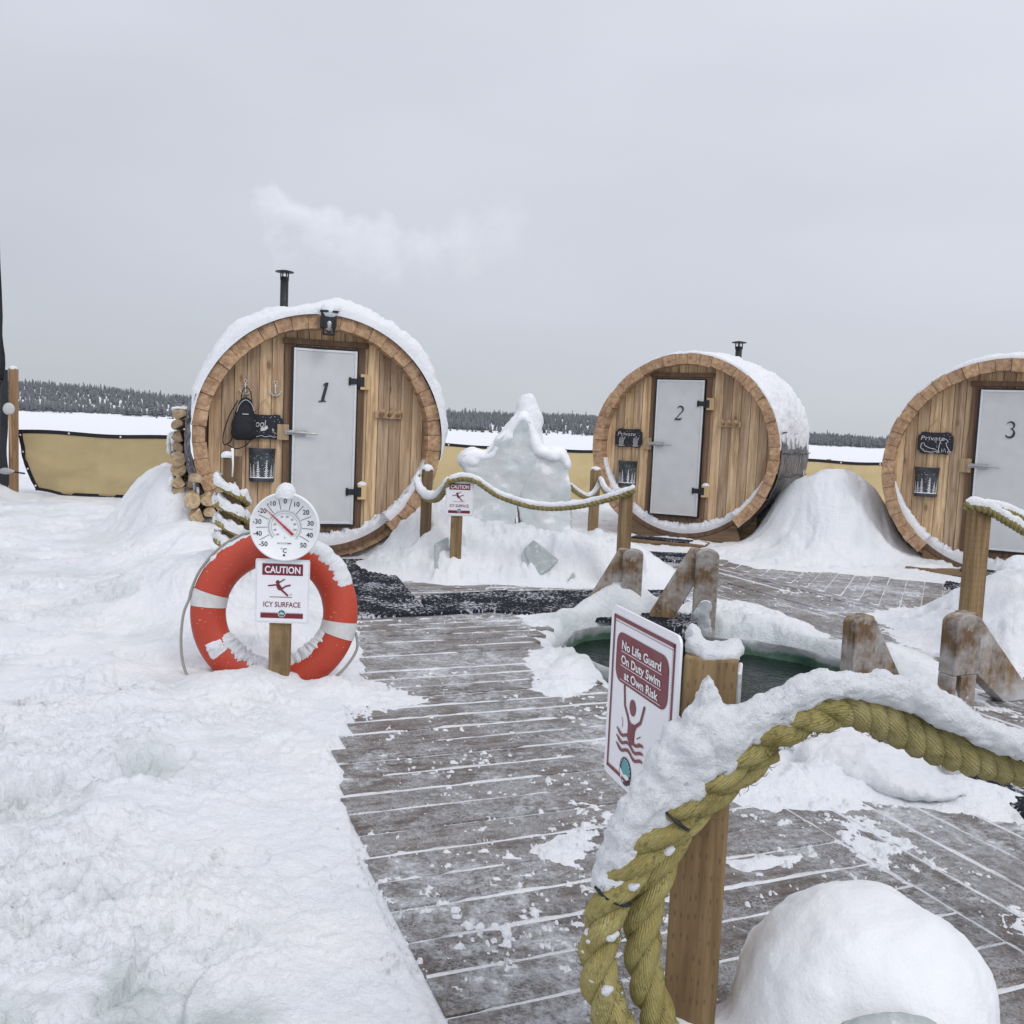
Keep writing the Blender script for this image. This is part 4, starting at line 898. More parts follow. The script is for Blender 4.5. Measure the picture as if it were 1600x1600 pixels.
# near post: its front-left corner stands here
NR = RAD(-15.3); cf = P(1046, 1400, 1.54); hw = .0445
nc = np.array([cf[0], cf[1], 0]) + rotz(NR) @ np.array([hw, hw, 0]); ntop = P(1100, 1020, 1.57)[2]
PN = post(nc, ntop, NR, 'nearest wood post, with yellow rope and the life guard sign', base=-.03)
obj('snow_cap', blob([((.0, .0, ntop + .034), (.046, .046, .018)), ((-.026, -.012, ntop + .046), (.022, .026, .020)), ((.026, .014, ntop + .038), (.024, .030, .014)), ((-.032, .026, ntop + .056), (.018, .02, .020))], .006, 2, [(.012, 22, 4), (.005, 70, 3)], 4), 'snow_fluffy', PN)
mb = MB().box((hw + .003, 0, (ntop + .03) - .10), (.008, .08, .16)); obj('ice_film', mb, 'rail_ice', PN, bevel=.003)

def sign_frame(o, xdir, lean=0.0):
    x = np.array([xdir[0], xdir[1], 0.0]); x /= np.linalg.norm(x); z = np.array([0, 0, 1.0]); y = np.cross(z, x); return (np.zeros(3), np.stack([x, y, z], 1))
def rrect(w_, h_, r, n=5, cx_=0.0, cz_=0.0):
    p = []
    for sx, sz, a0 in ((1, 1, 0), (-1, 1, 90), (-1, -1, 180), (1, -1, 270)):
        for a in np.radians(np.linspace(a0, a0 + 90, n)): p.append((cx_ + sx * (w_ / 2 - r) + r * math.cos(a), cz_ + sz * (h_ / 2 - r) + r * math.sin(a)))
    return p
def stick(mb, pts, wd, fr, y):
    mb.strip(pts, wd, fr, y); mb.disc(pts[0], (wd if np.isscalar(wd) else wd[0]) / 2, fr, 12, y + .0001); mb.disc(pts[-1], (wd if np.isscalar(wd) else wd[-1]) / 2, fr, 12, y + .0001)
def caution(c, xdir, label, w_=.216, h_=.279, roll=0.0):
    t = thing('caution_sign', label, 'sign', tuple(c), 0, 'laminated caution signs'); fr = sign_frame(c, xdir)
    k = w_ / .216; cr, sr = math.cos(roll), math.sin(roll); Mx = fr[1] @ np.array([[cr, 0, sr], [0, 1, 0], [-sr, 0, cr]]); fr = (fr[0], Mx)
    pn = obj('panel', MB().prism(rrect(w_, h_, .006), 0, .004, fr), 'paper', t)
    obj('laminate_edge', MB().prism(rrect(w_ + .016, h_ + .016, .008), .0012, .0028, fr), 'clear', pn)
    S_ = lambda x, z: (x * w_, z * h_)      # fractions of the sheet, from its centre
    mb = MB().raw([(*S_(-.40, .0)[:1], -.0012, h_ * .455), (.40 * w_, -.0012, h_ * .455), (.40 * w_, -.0012, h_ * .265), (-.40 * w_, -.0012, h_ * .265)], [(0, 3, 2, 1)], frame=fr)
    hd_ = obj('header_band', mb, 'maroon', t); obj('lettering', MB().text('CAUTION', (0, h_ * .36), h_ * .115, fr, -.0022, .022, 0, w_ * .70), 'paper', hd_)
    obj('lettering', MB().text('ICY SURFACE', (0, -h_ * .215), h_ * .088, fr, -.0014, .012, 0, w_ * .73), 'maroon', t)
    mb = MB(); y = -.0014; q = lambda *pp: [(x * w_, z * h_) for x, z in pp]
    mb.disc(q((-.09, .15))[0], .034 * h_, fr, 18, y)
    stick(mb, q((-.06, .145), (.04, .20)), .018 * h_ * 1.1, fr, y - .0002); stick(mb, q((-.27, .088), (-.12, .106)), .020 * h_ * 1.2, fr, y - .0002)
    mb.raw([(x * w_, y - .0004, z * h_) for x, z in ((-.13, .112), (-.06, .125), (.01, .045), (.005, .01), (-.07, .02), (-.10, .045))], [(0, 5, 4, 3, 2, 1)], frame=fr)
    stick(mb, q((-.0, .045), (.06, .085), (.15, .105)), .026 * h_, fr, y - .0006); stick(mb, q((-.01, .02), (.05, -.02), (.105, -.065)), .030 * h_, fr, y - .0006)
    stick(mb, q((-.24, -.095), (.19, -.095)), .010 * h_, fr, y)
    for dx_, dz_ in ((.145, -.06), (.165, -.045), (.175, -.068)): stick(mb, q((dx_, dz_), (dx_ + .018, dz_ + .018)), .005 * h_, fr, y)
    obj('falling_figure', mb, 'maroon', t)
    mb = MB().raw([(-.42 * w_, -.0012, -h_ * .365), (.42 * w_, -.0012, -h_ * .365), (.42 * w_, -.0012, -h_ * .445), (-.42 * w_, -.0012, -h_ * .445)], [(0, 3, 2, 1)], frame=fr)
    for kx in range(34):
        x = -.41 + .82 * kx / 33; mb.raw([((x - .006) * w_, -.0012, -h_ * .352), ((x + .006) * w_, -.0012, -h_ * .352), ((x + .004) * w_, -.0012, -h_ * .362), ((x - .008) * w_, -.0012, -h_ * .362)], [(0, 3, 2, 1)], frame=fr)
    obj('footer_band', mb, 'maroon', t)
    em = obj('emblem', MB().disc((0, -h_ * .365), .056 * h_, fr, 24, -.0022), 'ink', t); obj('emblem_rim', MB().strip([(.058 * h_ * math.cos(a), -h_ * .365 + .058 * h_ * math.sin(a)) for a in np.linspace(0, 2 * math.pi, 25)], .008 * h_, fr, -.0026), 'paper', em)
    obj('emblem_water', MB().disc((0, -h_ * .365), .040 * h_, fr, 20, -.0030), 'teal', em)
    mb = MB().strip([(-.036 * h_, -h_ * .375), (-.01 * h_, -h_ * .355), (.01 * h_, -h_ * .372), (.036 * h_, -h_ * .362)], .014 * h_, fr, -.0036); obj('emblem_ice', mb, 'paper', em)
    return t
cp = P(718, 779, 7.36 - .055); caution(cp, (math.cos(RAD(6)), math.sin(RAD(6))), 'small distant caution icy surface sign below the rope', .205, .262)

# ------------------------------------------------------------------ thermometer post with lifebuoy
YR = 4.15; pb = P(437, 1040, 4.08)
TPost = thing('thermometer_post', 'short wood post holding the round thermometer and caution sign', 'post', (pb[0], pb[1], -.05), RAD(8))
ptop = P(443, 800, 4.08)[2]; obj('timber', MB().box((0, 0, (ptop + .05) / 2), (.089, .089, ptop + .05)), 'post', TPost, bevel=.004)
cs = P(441, 924, 4.02); caution(cs, (.995, .05), 'large caution icy surface sign in front of the red lifebuoy', .220, .268)
tcn = P(445, 823, 4.00); th = thing('thermometer', 'round white dial thermometer with red needle and snow on top', 'thermometer', tuple(tcn), 0)
fx = sign_frame(tcn, (.995, .05)); RT = .150
lat = (np.zeros(3), fx[1] @ np.array([[1, 0, 0], [0, 0, -1], [0, 1, 0.0]]))
mb = MB().lathe([(.001, -.022), (RT - .012, -.022), (RT, -.012), (RT, .006), (RT - .004, .010), (RT - .009, .008), (RT - .012, .002), (.001, .001)], 64, lat); obj('dial_case', mb, 'dial', th)
mb = MB(); yk = -.0035
for k in range(11):
    a = RAD(90) - (k - 5) * RAD(26.6); rr = .112
    mb.text(str((k - 5) * 10), (rr * math.cos(a) - (.008 if k < 5 else 0), rr * math.sin(a)), .021, fx, yk, .012)
    if k < 10:
        a2 = a - RAD(13.3); mb.strip([(.075 * math.cos(a2), .075 * math.sin(a2)), (.122 * math.cos(a2), .122 * math.sin(a2))], .0022, fx, yk + .0003)
mb.text('C', (.003, -.103), .020, fx, yk, .008); mb.strip([(-.011 + .003 * math.cos(a), -.095 + .003 * math.sin(a)) for a in np.linspace(0, 6.3, 9)], .0012, fx, yk)
mb.text('ACCUTEMP', (0, -.072), .007, fx, yk, .004, 0, .062); mb.text('F', (.002, -.048), .009, fx, yk, .002)
for k in range(10):
    v = -60 + 20 * k; a = RAD(225) - (v + 58) / 180 * RAD(272); mb.text(str(v), (.045 * math.cos(a), .045 * math.sin(a)), .0085, fx, yk, .002)
for zz in (.131, -.124): mb.disc((0, zz), .005, fx, 12, yk)
obj('dial_scale', mb, 'ink', th)
mb = MB(); tt = np.linspace(RAD(225), RAD(-45), 60); mb.strip([(.068 * math.cos(a), .068 * math.sin(a)) for a in tt], .004, fx, yk); mb.strip([(.058 * math.cos(a), .058 * math.sin(a)) for a in tt], .0022, fx, yk)
for k in range(51):
    a = RAD(90) - (k - 25) * RAD(5.32); mb.strip([(.068 * math.cos(a), .068 * math.sin(a)), ((.078 if k % 5 == 0 else .074) * math.cos(a), (.078 if k % 5 == 0 else .074) * math.sin(a))], .0014, fx, yk + .0002)
obj('inner_rings', mb, 'greyink', th)
an = RAD(138); ca, sa = math.cos(an), math.sin(an)
mb = MB(); mb.strip([(-.050 * ca, -.050 * sa), (-.01 * ca, -.01 * sa), (.02 * ca, .02 * sa), (.105 * ca, .105 * sa)], [.011, .010, .008, .003], fx, -.008); mb.disc((0, 0), .006, fx, 14, -.009); obj('needle', mb, 'needle', th)
mb = dome(MB(), (0, .01, RT - .012), .045, .04, .052, 6); V = mb.v[0]; mb.v[0] = V @ fx[1].T; obj('snow_cap', mb, 'snow', th)
# lifebuoy
rc = P(429, 957, YR + .09); lb = thing('lifebuoy', 'red lifebuoy with white bands standing in snow behind the thermometer', 'lifebuoy', tuple(rc), RAD(4))
RM, RT1, RT2 = .302, .080, .062; tilt = RAD(6); ct, st = math.cos(tilt), math.sin(tilt)
FT = (np.zeros(3), np.array([[1, 0, 0], [0, ct, st], [0, -st, ct]]))
def torus(mb, a0, a1, na_, rt1, rt2, grow=0.0, tone=.5, close=False):
    A = np.linspace(a0, a1, na_); Bq = np.linspace(0, 2 * math.pi, 25)
    V = np.array([[((RM + (rt1 + grow) * math.cos(q)) * math.cos(a), (rt2 + grow) * math.sin(q), (RM + (rt1 + grow) * math.cos(q)) * math.sin(a)) for q in Bq] for a in A]); return mb.grid(V, tone, True, FT, flip=True)
obj('ring_body', torus(MB(), 0, 2 * math.pi, 97, RT1, RT2), 'ring', lb)
for a in (170, -12, 262, 78): obj('reflective_band', torus(MB(), RAD(a - 6.3), RAD(a + 6.3), 9, RT1, RT2, .0025), 'tape', lb)
def rp(a, rr, y): return (rr * math.cos(RAD(a)), y, rr * math.sin(RAD(a)))
gl = [rp(a, RM + RT1 + .006, -.02) for a in (85, 110, 130, 150, 165, 172)] + [(-.405, -.03, -.02), (-.405, -.05, -.14), (-.385, -.06, -.25), (-.335, -.08, -.34)]
obj('grab_line', MB().tube(spline(gl, .01), .0065, 7, FT), 'line', lb)
gl = [rp(-12, RM + RT1 + .004, .0), (.385, -.01, -.16), (.33, -.03, -.25), (.25, -.05, -.32)]; obj('grab_line', MB().tube(spline(gl, .01), .0065, 7, FT), 'line', lb)
gl = [(.16, -.03, .19), (.20, .02, .12), (.225, .02, .02), (.245, .02, -.06)]; obj('grab_line', MB().tube(spline(gl, .01), .006, 7, FT), 'line', lb)
mb = MB()
def ring_snow(mb, a0, a1, r0, r1, y0, y1, th_, seed):
    na_, nb = 110, 14; A = np.radians(np.linspace(a0, a1, na_)); V = np.zeros((na_, nb, 3))
    for i, a in enumerate(A):
        e = math.sin(math.pi * i / (na_ - 1)) ** .5
        for j in range(nb):
            f = j / (nb - 1); ph = r0 + (r1 - r0) * (f + .16 * fbm(np.array([[a * 20, f * 3, seed]]), 3, .7)[0]); tt_ = th_ * math.sin(math.pi * f) ** .6 * e * (1 + .6 * vnoise(np.array([[a * 16, f * 4, seed + 3.3]]))[0]) - .003
            q = RAD(ph); V[i, j] = ((RM + (RT1 + tt_) * math.cos(q)) * math.cos(a), (RT2 + tt_) * math.sin(q), (RM + (RT1 + tt_) * math.cos(q)) * math.sin(a))
    return mb.grid(V, frame=FT, flip=True)
for q in ((205, 268, 140, 238, .020, 1), (274, 344, 140, 236, .020, 2), (98, 150, -35, 60, .014, 4), (22, 66, -75, 40, .014, 5)):
    mb = MB(); ring_snow(mb, q[0], q[1], q[2], q[3], 0, 0, q[4], q[5]); obj('clinging_snow', mb, 'snow_fluffy', lb)
mb = MB(); ring_snow(mb, 207, 221, 232, 300, 0, 0, .012, 7); obj('snow_patch', mb, 'snow', lb)

# ------------------------------------------------------------------ the life guard sign on the near post
kY = 1.54 / .843 * 1.0; pr, pl = P(1069, 994, 1.54), P(961.5, 944, kY); pbl = P(941, 1202, kY)
xd = np.array([pr[0] - pl[0], pr[1] - pl[1]]); SW = np.linalg.norm(xd); ztop = (pr[2] + pl[2]) / 2; zbot = pbl[2]; SH = ztop - zbot
sc = np.array([(pr[0] + pl[0]) / 2, (pr[1] + pl[1]) / 2, (ztop + zbot) / 2]); fr = sign_frame(sc, xd); sc = sc - fr[1][:, 1] * .006
sg = thing('lifeguard_notice', 'white and maroon notice saying no life guard on duty', 'sign', tuple(sc), 0)
obj('panel', MB().prism(rrect(SW, SH, .016), 0, .005, fr), 'paper', sg)
y = -.0012; mb = MB(); bw = .0075
iw, ih = SW * .90, SH * .905
for x0, z0, x1, z1 in ((-iw / 2, ih / 2 - bw, iw / 2, ih / 2), (-iw / 2, -ih / 2, iw / 2, -ih / 2 + bw), (-iw / 2, -ih / 2, -iw / 2 + bw * .8, ih / 2), (iw / 2 - bw * .8, -ih / 2, iw / 2, ih / 2)):
    mb.raw([(x0, y, z0), (x1, y, z0), (x1, y, z1), (x0, y, z1)], [(0, 1, 2, 3)], frame=fr)
n = 70
for k in range(n):
    z = -ih / 2 + ih * k / n
    for sx in (-1, 1): mb.raw([(sx * (iw / 2 - bw * 1.15), y, z), (sx * (iw / 2 - bw * 1.15) - .0016, y, z), (sx * (iw / 2 - bw * 1.15) - .0016, y, z + ih / n * .55), (sx * (iw / 2 - bw * 1.15), y, z + ih / n * .55)], [(0, 1, 2, 3)], frame=fr)
    x = -iw / 2 + iw * k / n; mb.raw([(x, y, ih / 2 - bw * 1.7), (x + iw / n * .55, y, ih / 2 - bw * 1.7), (x + iw / n * .55, y, ih / 2 - bw * 1.45), (x, y, ih / 2 - bw * 1.45)], [(0, 1, 2, 3)], frame=fr)
obj('border_line', mb, 'maroon', sg)
hz, hh = SH * .225, SH * .285; mb = MB(); poly = rrect(SW * .77, hh, .026, 8, .0, hz); mb.raw([(a, y, b_) for a, b_ in poly], [tuple(range(len(poly)))], frame=fr); hb = obj('header_panel', mb, 'maroon', sg)
mb = MB()
for i, (tx_, ww, dx_) in enumerate((('No Life Guard', .58, 0), ('On Duty Swim', .58, 0), ('at Own Risk', .50, .005))):
    z = hz + hh * (.27 - .285 * i); mb.text(tx_, (dx_, z), hh * .175, fr, y - .0010, .022, 0, SW * ww)
    zz = z - hh * .145; mb.raw([(-SW * .30, y - .0006, zz), (SW * .30, y - .0006, zz), (SW * .30, y - .0006, zz + .0012), (-SW * .30, y - .0006, zz + .0012)], [(0, 1, 2, 3)], frame=fr)
obj('lettering', mb, 'paper', hb)
mb = MB(); q = lambda *pp: [(x * SW, z * SH) for x, z in pp]
mb.disc(q((-.085, -.015))[0], .046 * SH, fr, 20, y, .9)
stick(mb, q((-.225, .075), (-.205, -.03), (-.145, -.085)), .021 * SH, fr, y - .0002); stick(mb, q((.085, .03), (.04, -.065), (-.03, -.105)), .021 * SH, fr, y - .0002)
mb.raw([(x * SW, y - .0004, z * SH) for x, z in ((-.165, -.075), (-.10, -.105), (-.005, -.095), (-.035, -.135), (-.045, -.215), (-.09, -.225), (-.14, -.20), (-.14, -.12))], [(0, 7, 6, 5, 4, 3, 2, 1)], frame=fr)
for i in range(3):
    zz = -.195 - .043 * i; x = np.linspace(-.31, .10, 26); mb.strip([(a * SW, (zz + .013 * math.sin((a + .31) / .41 * 4 * math.pi + 2.2)) * SH) for a in x], np.where((np.arange(26) < 2) | (np.arange(26) > 23), .011, .018) * SH, fr, y - .0006)
for pp in (q((-.24, -.11), (-.225, -.135)), q((-.225, -.14), (-.23, -.16)), q((.0, -.165), (.05, -.14)), q((.02, -.185), (.045, -.18))): stick(mb, pp, .006 * SH, fr, y)
obj('swimmer_figure', mb, 'maroon', sg)
ec = (-.12 * SW, -.405 * SH); er = .072 * SH; ec = (-.145 * SW, -.375 * SH); er = .080 * SH; ec = (-.145 * SW, -.395 * SH)
em = obj('emblem', MB().disc(ec, er, fr, 28, y), 'ink', sg); obj('emblem_water', MB().disc((ec[0] + .003, ec[1] + .004), er * .72, fr, 24, y - .0005), 'teal', em)
mb = MB(); mb.strip([(ec[0] - er * .6, ec[1] - er * .1), (ec[0] - er * .2, ec[1] - er * .45), (ec[0] + er * .3, ec[1] - er * .35), (ec[0] + er * .7, ec[1] - er * .25)], [.004, .010, .012, .004], fr, y - .001)
mb.strip([(ec[0] - er * .72, ec[1] + er * .0), (ec[0] - er * .55, ec[1] - er * .5), (ec[0] - er * .1, ec[1] - er * .75)], .006, fr, y - .0012)
for a in np.radians(np.arange(200, -21, -20)):
    mb.text('SPLASH CAMP '[0], (9, 9), .001, fr, y) if False else mb.strip([(ec[0] + er * .80 * math.cos(a), ec[1] + er * .80 * math.sin(a)), (ec[0] + er * .92 * math.cos(a), ec[1] + er * .92 * math.sin(a))], .0016, fr, y - .0006)
obj('emblem_ice', mb, 'paper', em); mb = MB().strip([(ec[0] - er * .45, ec[1] - er * .55), (ec[0] + er * .35, ec[1] - er * .62)], .006, fr, y - .0016); obj('emblem_stripe', mb, 'maroon', em)

# ================================================================== ROPES
def px_path(pts, step=.02): return spline([P(*q) for q in pts], step)
# the thick near rope
nr_ = thing('barrier_rope', 'very thick yellow rope under deep snow, draped past the nearest post', 'rope', tuple(P(1300, 1110, 1.5)))
span = px_path([(1285, 1102, 1.47), (1330, 1104, 1.48), (1390, 1128, 1.49), (1450, 1158, 1.50), (1520, 1182, 1.52), (1600, 1198, 1.55), (1700, 1200, 1.60), (1820, 1180, 1.66), (1940, 1120, 1.72), (2010, 1065, 1.76)], .01)
post_px(2030, 1030, 1.80, 10, 'wood post beyond the right edge holding the end of the thick rope', cap=.03)
obj('rope_span', rope(MB(), span, .034, .108, rough=.06), 'rope_grey', nr_, world=True)
loopA = px_path([(1312, 1108, 1.465), (1260, 1118, 1.455), (1190, 1150, 1.45), (1120, 1205, 1.445), (1060, 1265, 1.44), (1005, 1330, 1.44), (958, 1395, 1.44), (938, 1460, 1.44), (935, 1520, 1.44), (955, 1590, 1.44), (985, 1660, 1.44), (1000, 1750, 1.45), (1010, 1900, 1.46)], .01)
obj('rope_loop', rope(MB(), loopA, .033, .18, rough=.10), 'rope', nr_, world=True)
loopB = px_path([(1200, 1165, 1.49), (1110, 1240, 1.485), (1062, 1290, 1.48), (1030, 1350, 1.475), (1008, 1420, 1.47), (1002, 1480, 1.47), (1012, 1540, 1.47), (1035, 1610, 1.47), (1060, 1700, 1.47), (1070, 1900, 1.48)], .01)
obj('rope_loop', rope(MB(), loopB, .031, .18, phase=1.3, rough=.10), 'rope', nr_, world=True)
for p, k in ((loopA, .30), (loopA, .44), (loopA, .72), (span, .42)):
    i = int(k * len(p)); T = p[i + 1] - p[i]; T /= np.linalg.norm(T); obj('tape_mark', MB().tube([p[i] - T * .002, p[i] + T * .002], .0345, 14), 'black', nr_, world=True)
# frayed yellow yarns at the splice and along the edges
mb = MB(); rr_ = np.random.default_rng(5)
for k in range(1300):
    p = loopA if rr_.random() < .7 else (loopB if rr_.random() < .5 else span); i = rr_.integers(2, len(p) - 3) if rr_.random() < .75 else rr_.integers(2, 14)
    T = p[i + 1] - p[i - 1]; T /= np.linalg.norm(T); d = rr_.normal(size=3); d -= T * (d @ T); d /= np.linalg.norm(d); q = p[i] + d * .031
    e = q + d * rr_.uniform(.001, .005) + T * rr_.uniform(-.022, .022); mb.tube([q - d * .003, (q + e) / 2 + d * .0025, e], [.0008, .0006, .0003], 3, caps=False)
tag(obj('loose_fibres', mb, 'rope', nr_, world=True), kind='stuff')
SN = [(950, 1372, 34), (958, 1335, 36), (972, 1300, 40), (992, 1268, 42), (1018, 1236, 44), (1048, 1200, 48), (1078, 1165, 50), (1098, 1128, 42), (1106, 1095, 30), (1108, 1070, 20), (1108, 1056, 13), (1128, 1148, 46), (1165, 1132, 44),
      (1205, 1114, 40), (1245, 1094, 40), (1285, 1078, 40), (1325, 1076, 36), (1370, 1078, 35), (1415, 1086, 35), (1455, 1104, 35), (1500, 1128, 33), (1545, 1150, 32), (1590, 1170, 30), (1640, 1184, 30), (1700, 1184, 28), (1760, 1180, 27), (1820, 1165, 27), (1880, 1138, 26), (1935, 1108, 25), (1180, 1152, 26), (1090, 1205, 40), (1050, 1245, 34), (1012, 1295, 32), (975, 1350, 28), (1125, 1185, 30), (1240, 1125, 26)]
SN2 = [tuple((SN[i][k] * (1 - f) + SN[i + 1][k] * f) for k in range(3)) for i in range(10, 33) if abs(SN[i][0] - SN[i + 1][0]) < 70 for f in (.33, .67)]
parts = []
for x, yy, rpx in SN + SN2:
    Yd = 1.44 + (.0 if x < 1250 else .05 * (x - 1250) / 350 if x < 1601 else .05 + .62 * (x - 1600) / 1000); r = rpx * Yd / F; r *= .86 if x > 1150 else .88; parts.append((P(x, yy - (7 if x > 1150 else 0), Yd), (r, r * .95, r)))
obj('snow_layer', blob(parts, .0055, 3, [(.015, 9, 3), (.010, 28, 4), (.0045, 110, 4)], 9), 'snow_fluffy', nr_, world=True)
# small clods stuck on the rope
parts = []
for k in range(16):
    p = loopA; i = rr_.integers(int(len(p) * .28), int(len(p) * .62)); d = np.array([rr_.normal() * .6, -abs(rr_.normal()), rr_.normal() * .5 + .3]); d /= np.linalg.norm(d); r = rr_.uniform(.003, .011); obj('snow_clod', blob([(p[i] + d * .030, (r, r, r * .8)), (p[i] + d * .030 + np.array([r * .8, 0, r * .3]), r * .6)], .0035, 1, [(.003, 70, 3)], k), 'snow_fluffy', nr_, world=True)

# ropes round the ice sculpture, and on the right
def far_rope(label, pts, R=.027, ht=.026, wd=.025, mat='rope_grey', sn=True, dense=.02, seed=1):
    p = px_path(pts, dense); t = thing('barrier_rope', label, 'rope', tuple(p[len(p) // 2]), 0, 'thick yellowish ropes between the posts')
    obj('rope_strands', rope(MB(), p, R, R * 4.0, seg=7), mat, t, world=True)
    if sn: obj('snow_layer', snow_strip(MB(), p, wd, ht, seed, R * .75), 'snow', t, world=True)
    return t
far_rope('sagging rope in front of the ice sculpture, snow along its top', [(700, 752, 7.28), (722, 747, 7.29), (745, 752, 7.30), (775, 772, 7.30), (815, 787, 7.28), (850, 793, 7.26), (890, 792, 7.22), (930, 785, 7.18), (965, 775, 7.14), (992, 765, 7.12)], seed=2)
far_rope('short rope loop in front of the first sauna, piled with snow', [(700, 755, 7.30), (692, 770, 7.36), (682, 780, 7.45), (668, 779, 7.55), (658, 770, 7.62), (652, 755, 7.68), (656, 742, 7.70)], ht=.05, wd=.034, seed=3)
far_rope('rope running behind the ice sculpture to the hidden post', [(890, 760, 8.6), (905, 772, 8.7), (920, 777, 8.8), (932, 766, 8.9), (938, 752, 8.94), (945, 765, 8.6), (958, 775, 8.0), (970, 772, 7.4)], seed=4)
far_rope('rope hung from the tall post in front of door 3', [(1508, 790, 5.14), (1530, 792, 5.13), (1550, 800, 5.15), (1580, 818, 5.2), (1620, 838, 5.3), (1700, 850, 5.5)], ht=.035, seed=5)
far_rope('second rope hung behind the tall post by door 3', [(1540, 792, 5.30), (1575, 800, 5.45), (1610, 815, 5.6), (1680, 830, 5.9)], ht=.03, seed=6)
# rope wound round the post in front of the first sauna
pc = np.array(PD.location); zt = P(364, 757, 5.3)[2]; hel = []
for k in range(150):
    a = 2.2 + k * 2 * math.pi / 36; rr = .082; hel.append((pc[0] + rr * math.cos(a), pc[1] + rr * math.sin(a), zt - k / 36 * .108 - .03 * math.cos(a - .6)))
wr = thing('wound_rope', 'yellow rope wound round a post, each turn heaped with snow', 'rope', tuple(pc))
obj('rope_strands', rope(MB(), hel, .021, .085, seg=7), 'rope', wr, world=True); obj('snow_layer', snow_strip(MB(), hel, .022, .038, 5, .012, amp=.95), 'snow', wr, world=True)
obj('icicle_stick', MB().tube([P(363, 745, 5.2), P(364, 725, 5.2), P(363, 700, 5.2)], [.004, .005, .008], 7), 'paint', wr, world=True)

# ================================================================== SNOW LUMPS, ICE
f0 = P(1345, 1600, 1.5)
parts = [((f0[0], 1.52, .23), (.222, .21, .222)), ((f0[0] + .01, 1.53, .08), (.245, .23, .22)), ((f0[0] - .20, 1.56, .06), (.14, .15, .12)), ((nc[0] + .03, nc[1] - .02, .06), (.12, .12, .15)), ((nc[0] - .05, nc[1] - .06, .09), (.08, .08, .13)), ((nc[0] + .11, nc[1], .0), (.14, .14, .14)), ((f0[0] + .22, 1.6, -.03), (.16, .16, .12))]
sm = thing('snow_mound', 'large smooth dome of snow beside the nearest post', 'snow mound', (f0[0], 1.52, 0))
obj('snow_dome', blob(parts, .012, 5, [(.040, 3.0, 3), (.010, 11, 4), (.0035, 38, 4)], 3), 'snow_soft', sm, world=True)
obj('ice_patch', blob([(P(1400, 1608, 1.31), (.075, .02, .022)), (P(1360, 1612, 1.315), (.05, .02, .02))], .006, 3, [(.004, 30, 3)], 2), 'grey_ice', sm, world=True)

def crop(x, y): return (620 + x / 4.0, 600 + y / 4.0)
def slab(pts, Y0, Y1):
    n = len(pts); a = [P(*crop(*q), Y0) for q in pts]; b = [p + np.array([p[0] / Y0 * 0, Y1 - Y0, 0]) for p in a]; mb = MB()
    return mb.raw(np.array(a + b), [tuple(range(n)), tuple(range(2 * n - 1, n - 1, -1))] + [(i, i + n, (i + 1) % n + n, (i + 1) % n) for i in range(n)])
sc_ = thing('ice_sculpture', 'melted pale ice sculpture with tall fin, capped in snow', 'ice sculpture', tuple(P(805, 830, 8.0)))
YI = 7.95
left = [(440, 1010), (425, 700), (430, 560), (395, 490), (415, 440), (480, 420), (560, 435), (620, 360), (690, 270), (760, 195), (800, 182), (835, 225), (865, 330), (885, 420), (850, 560), (770, 720), (752, 830), (745, 1000)]
right = [(772, 1000), (764, 880), (745, 760), (780, 560), (850, 400), (900, 405), (960, 395), (1020, 402), (1055, 450), (1075, 560), (1095, 690), (1112, 850), (1110, 1000)]
obj('left_slab', blob([], .02, 7, [(.035, 3.5, 3), (.014, 11, 4)], 3, slab(left, YI, YI + .34)), 'ice', sc_, world=True)
obj('right_slab', blob([], .02, 7, [(.035, 3.5, 3), (.014, 11, 4)], 7, slab(right, YI + .03, YI + .36)), 'ice', sc_, world=True)
obj('rear_peak', blob([(P(*crop(812, 140), 8.35), (.10, .09, .12)), (P(*crop(822, 240), 8.35), (.135, .12, .2)), (P(*crop(835, 420), 8.35), (.12, .11, .3))], .02, 5, [(.02, 5, 3), (.008, 20, 3)], 5), 'snow', sc_, world=True)
ridge = spline([P(*crop(x, yy), YI + .17) for x, yy in ((420, 475), (455, 452), (520, 452), (585, 448), (632, 392), (690, 315), (748, 240), (793, 212), (822, 250), (848, 330), (880, 410), (925, 432), (980, 428), (1030, 440), (1052, 500))], .03)
parts = [(q, (.058 + .012 * math.sin(i * .5), .185, .060 + .010 * math.sin(i * .7))) for i, q in enumerate(ridge)]
parts += [(P(*crop(x, yy), YI + .02), (r, r * .8, r * .8)) for x, yy, r in ((470, 490, .055), (700, 330, .05), (980, 455, .05))]
obj('snow_coat', blob(parts, .016, 12, [(.020, 4, 3), (.010, 20, 4)], 13), 'snow_soft', sc_, world=True)

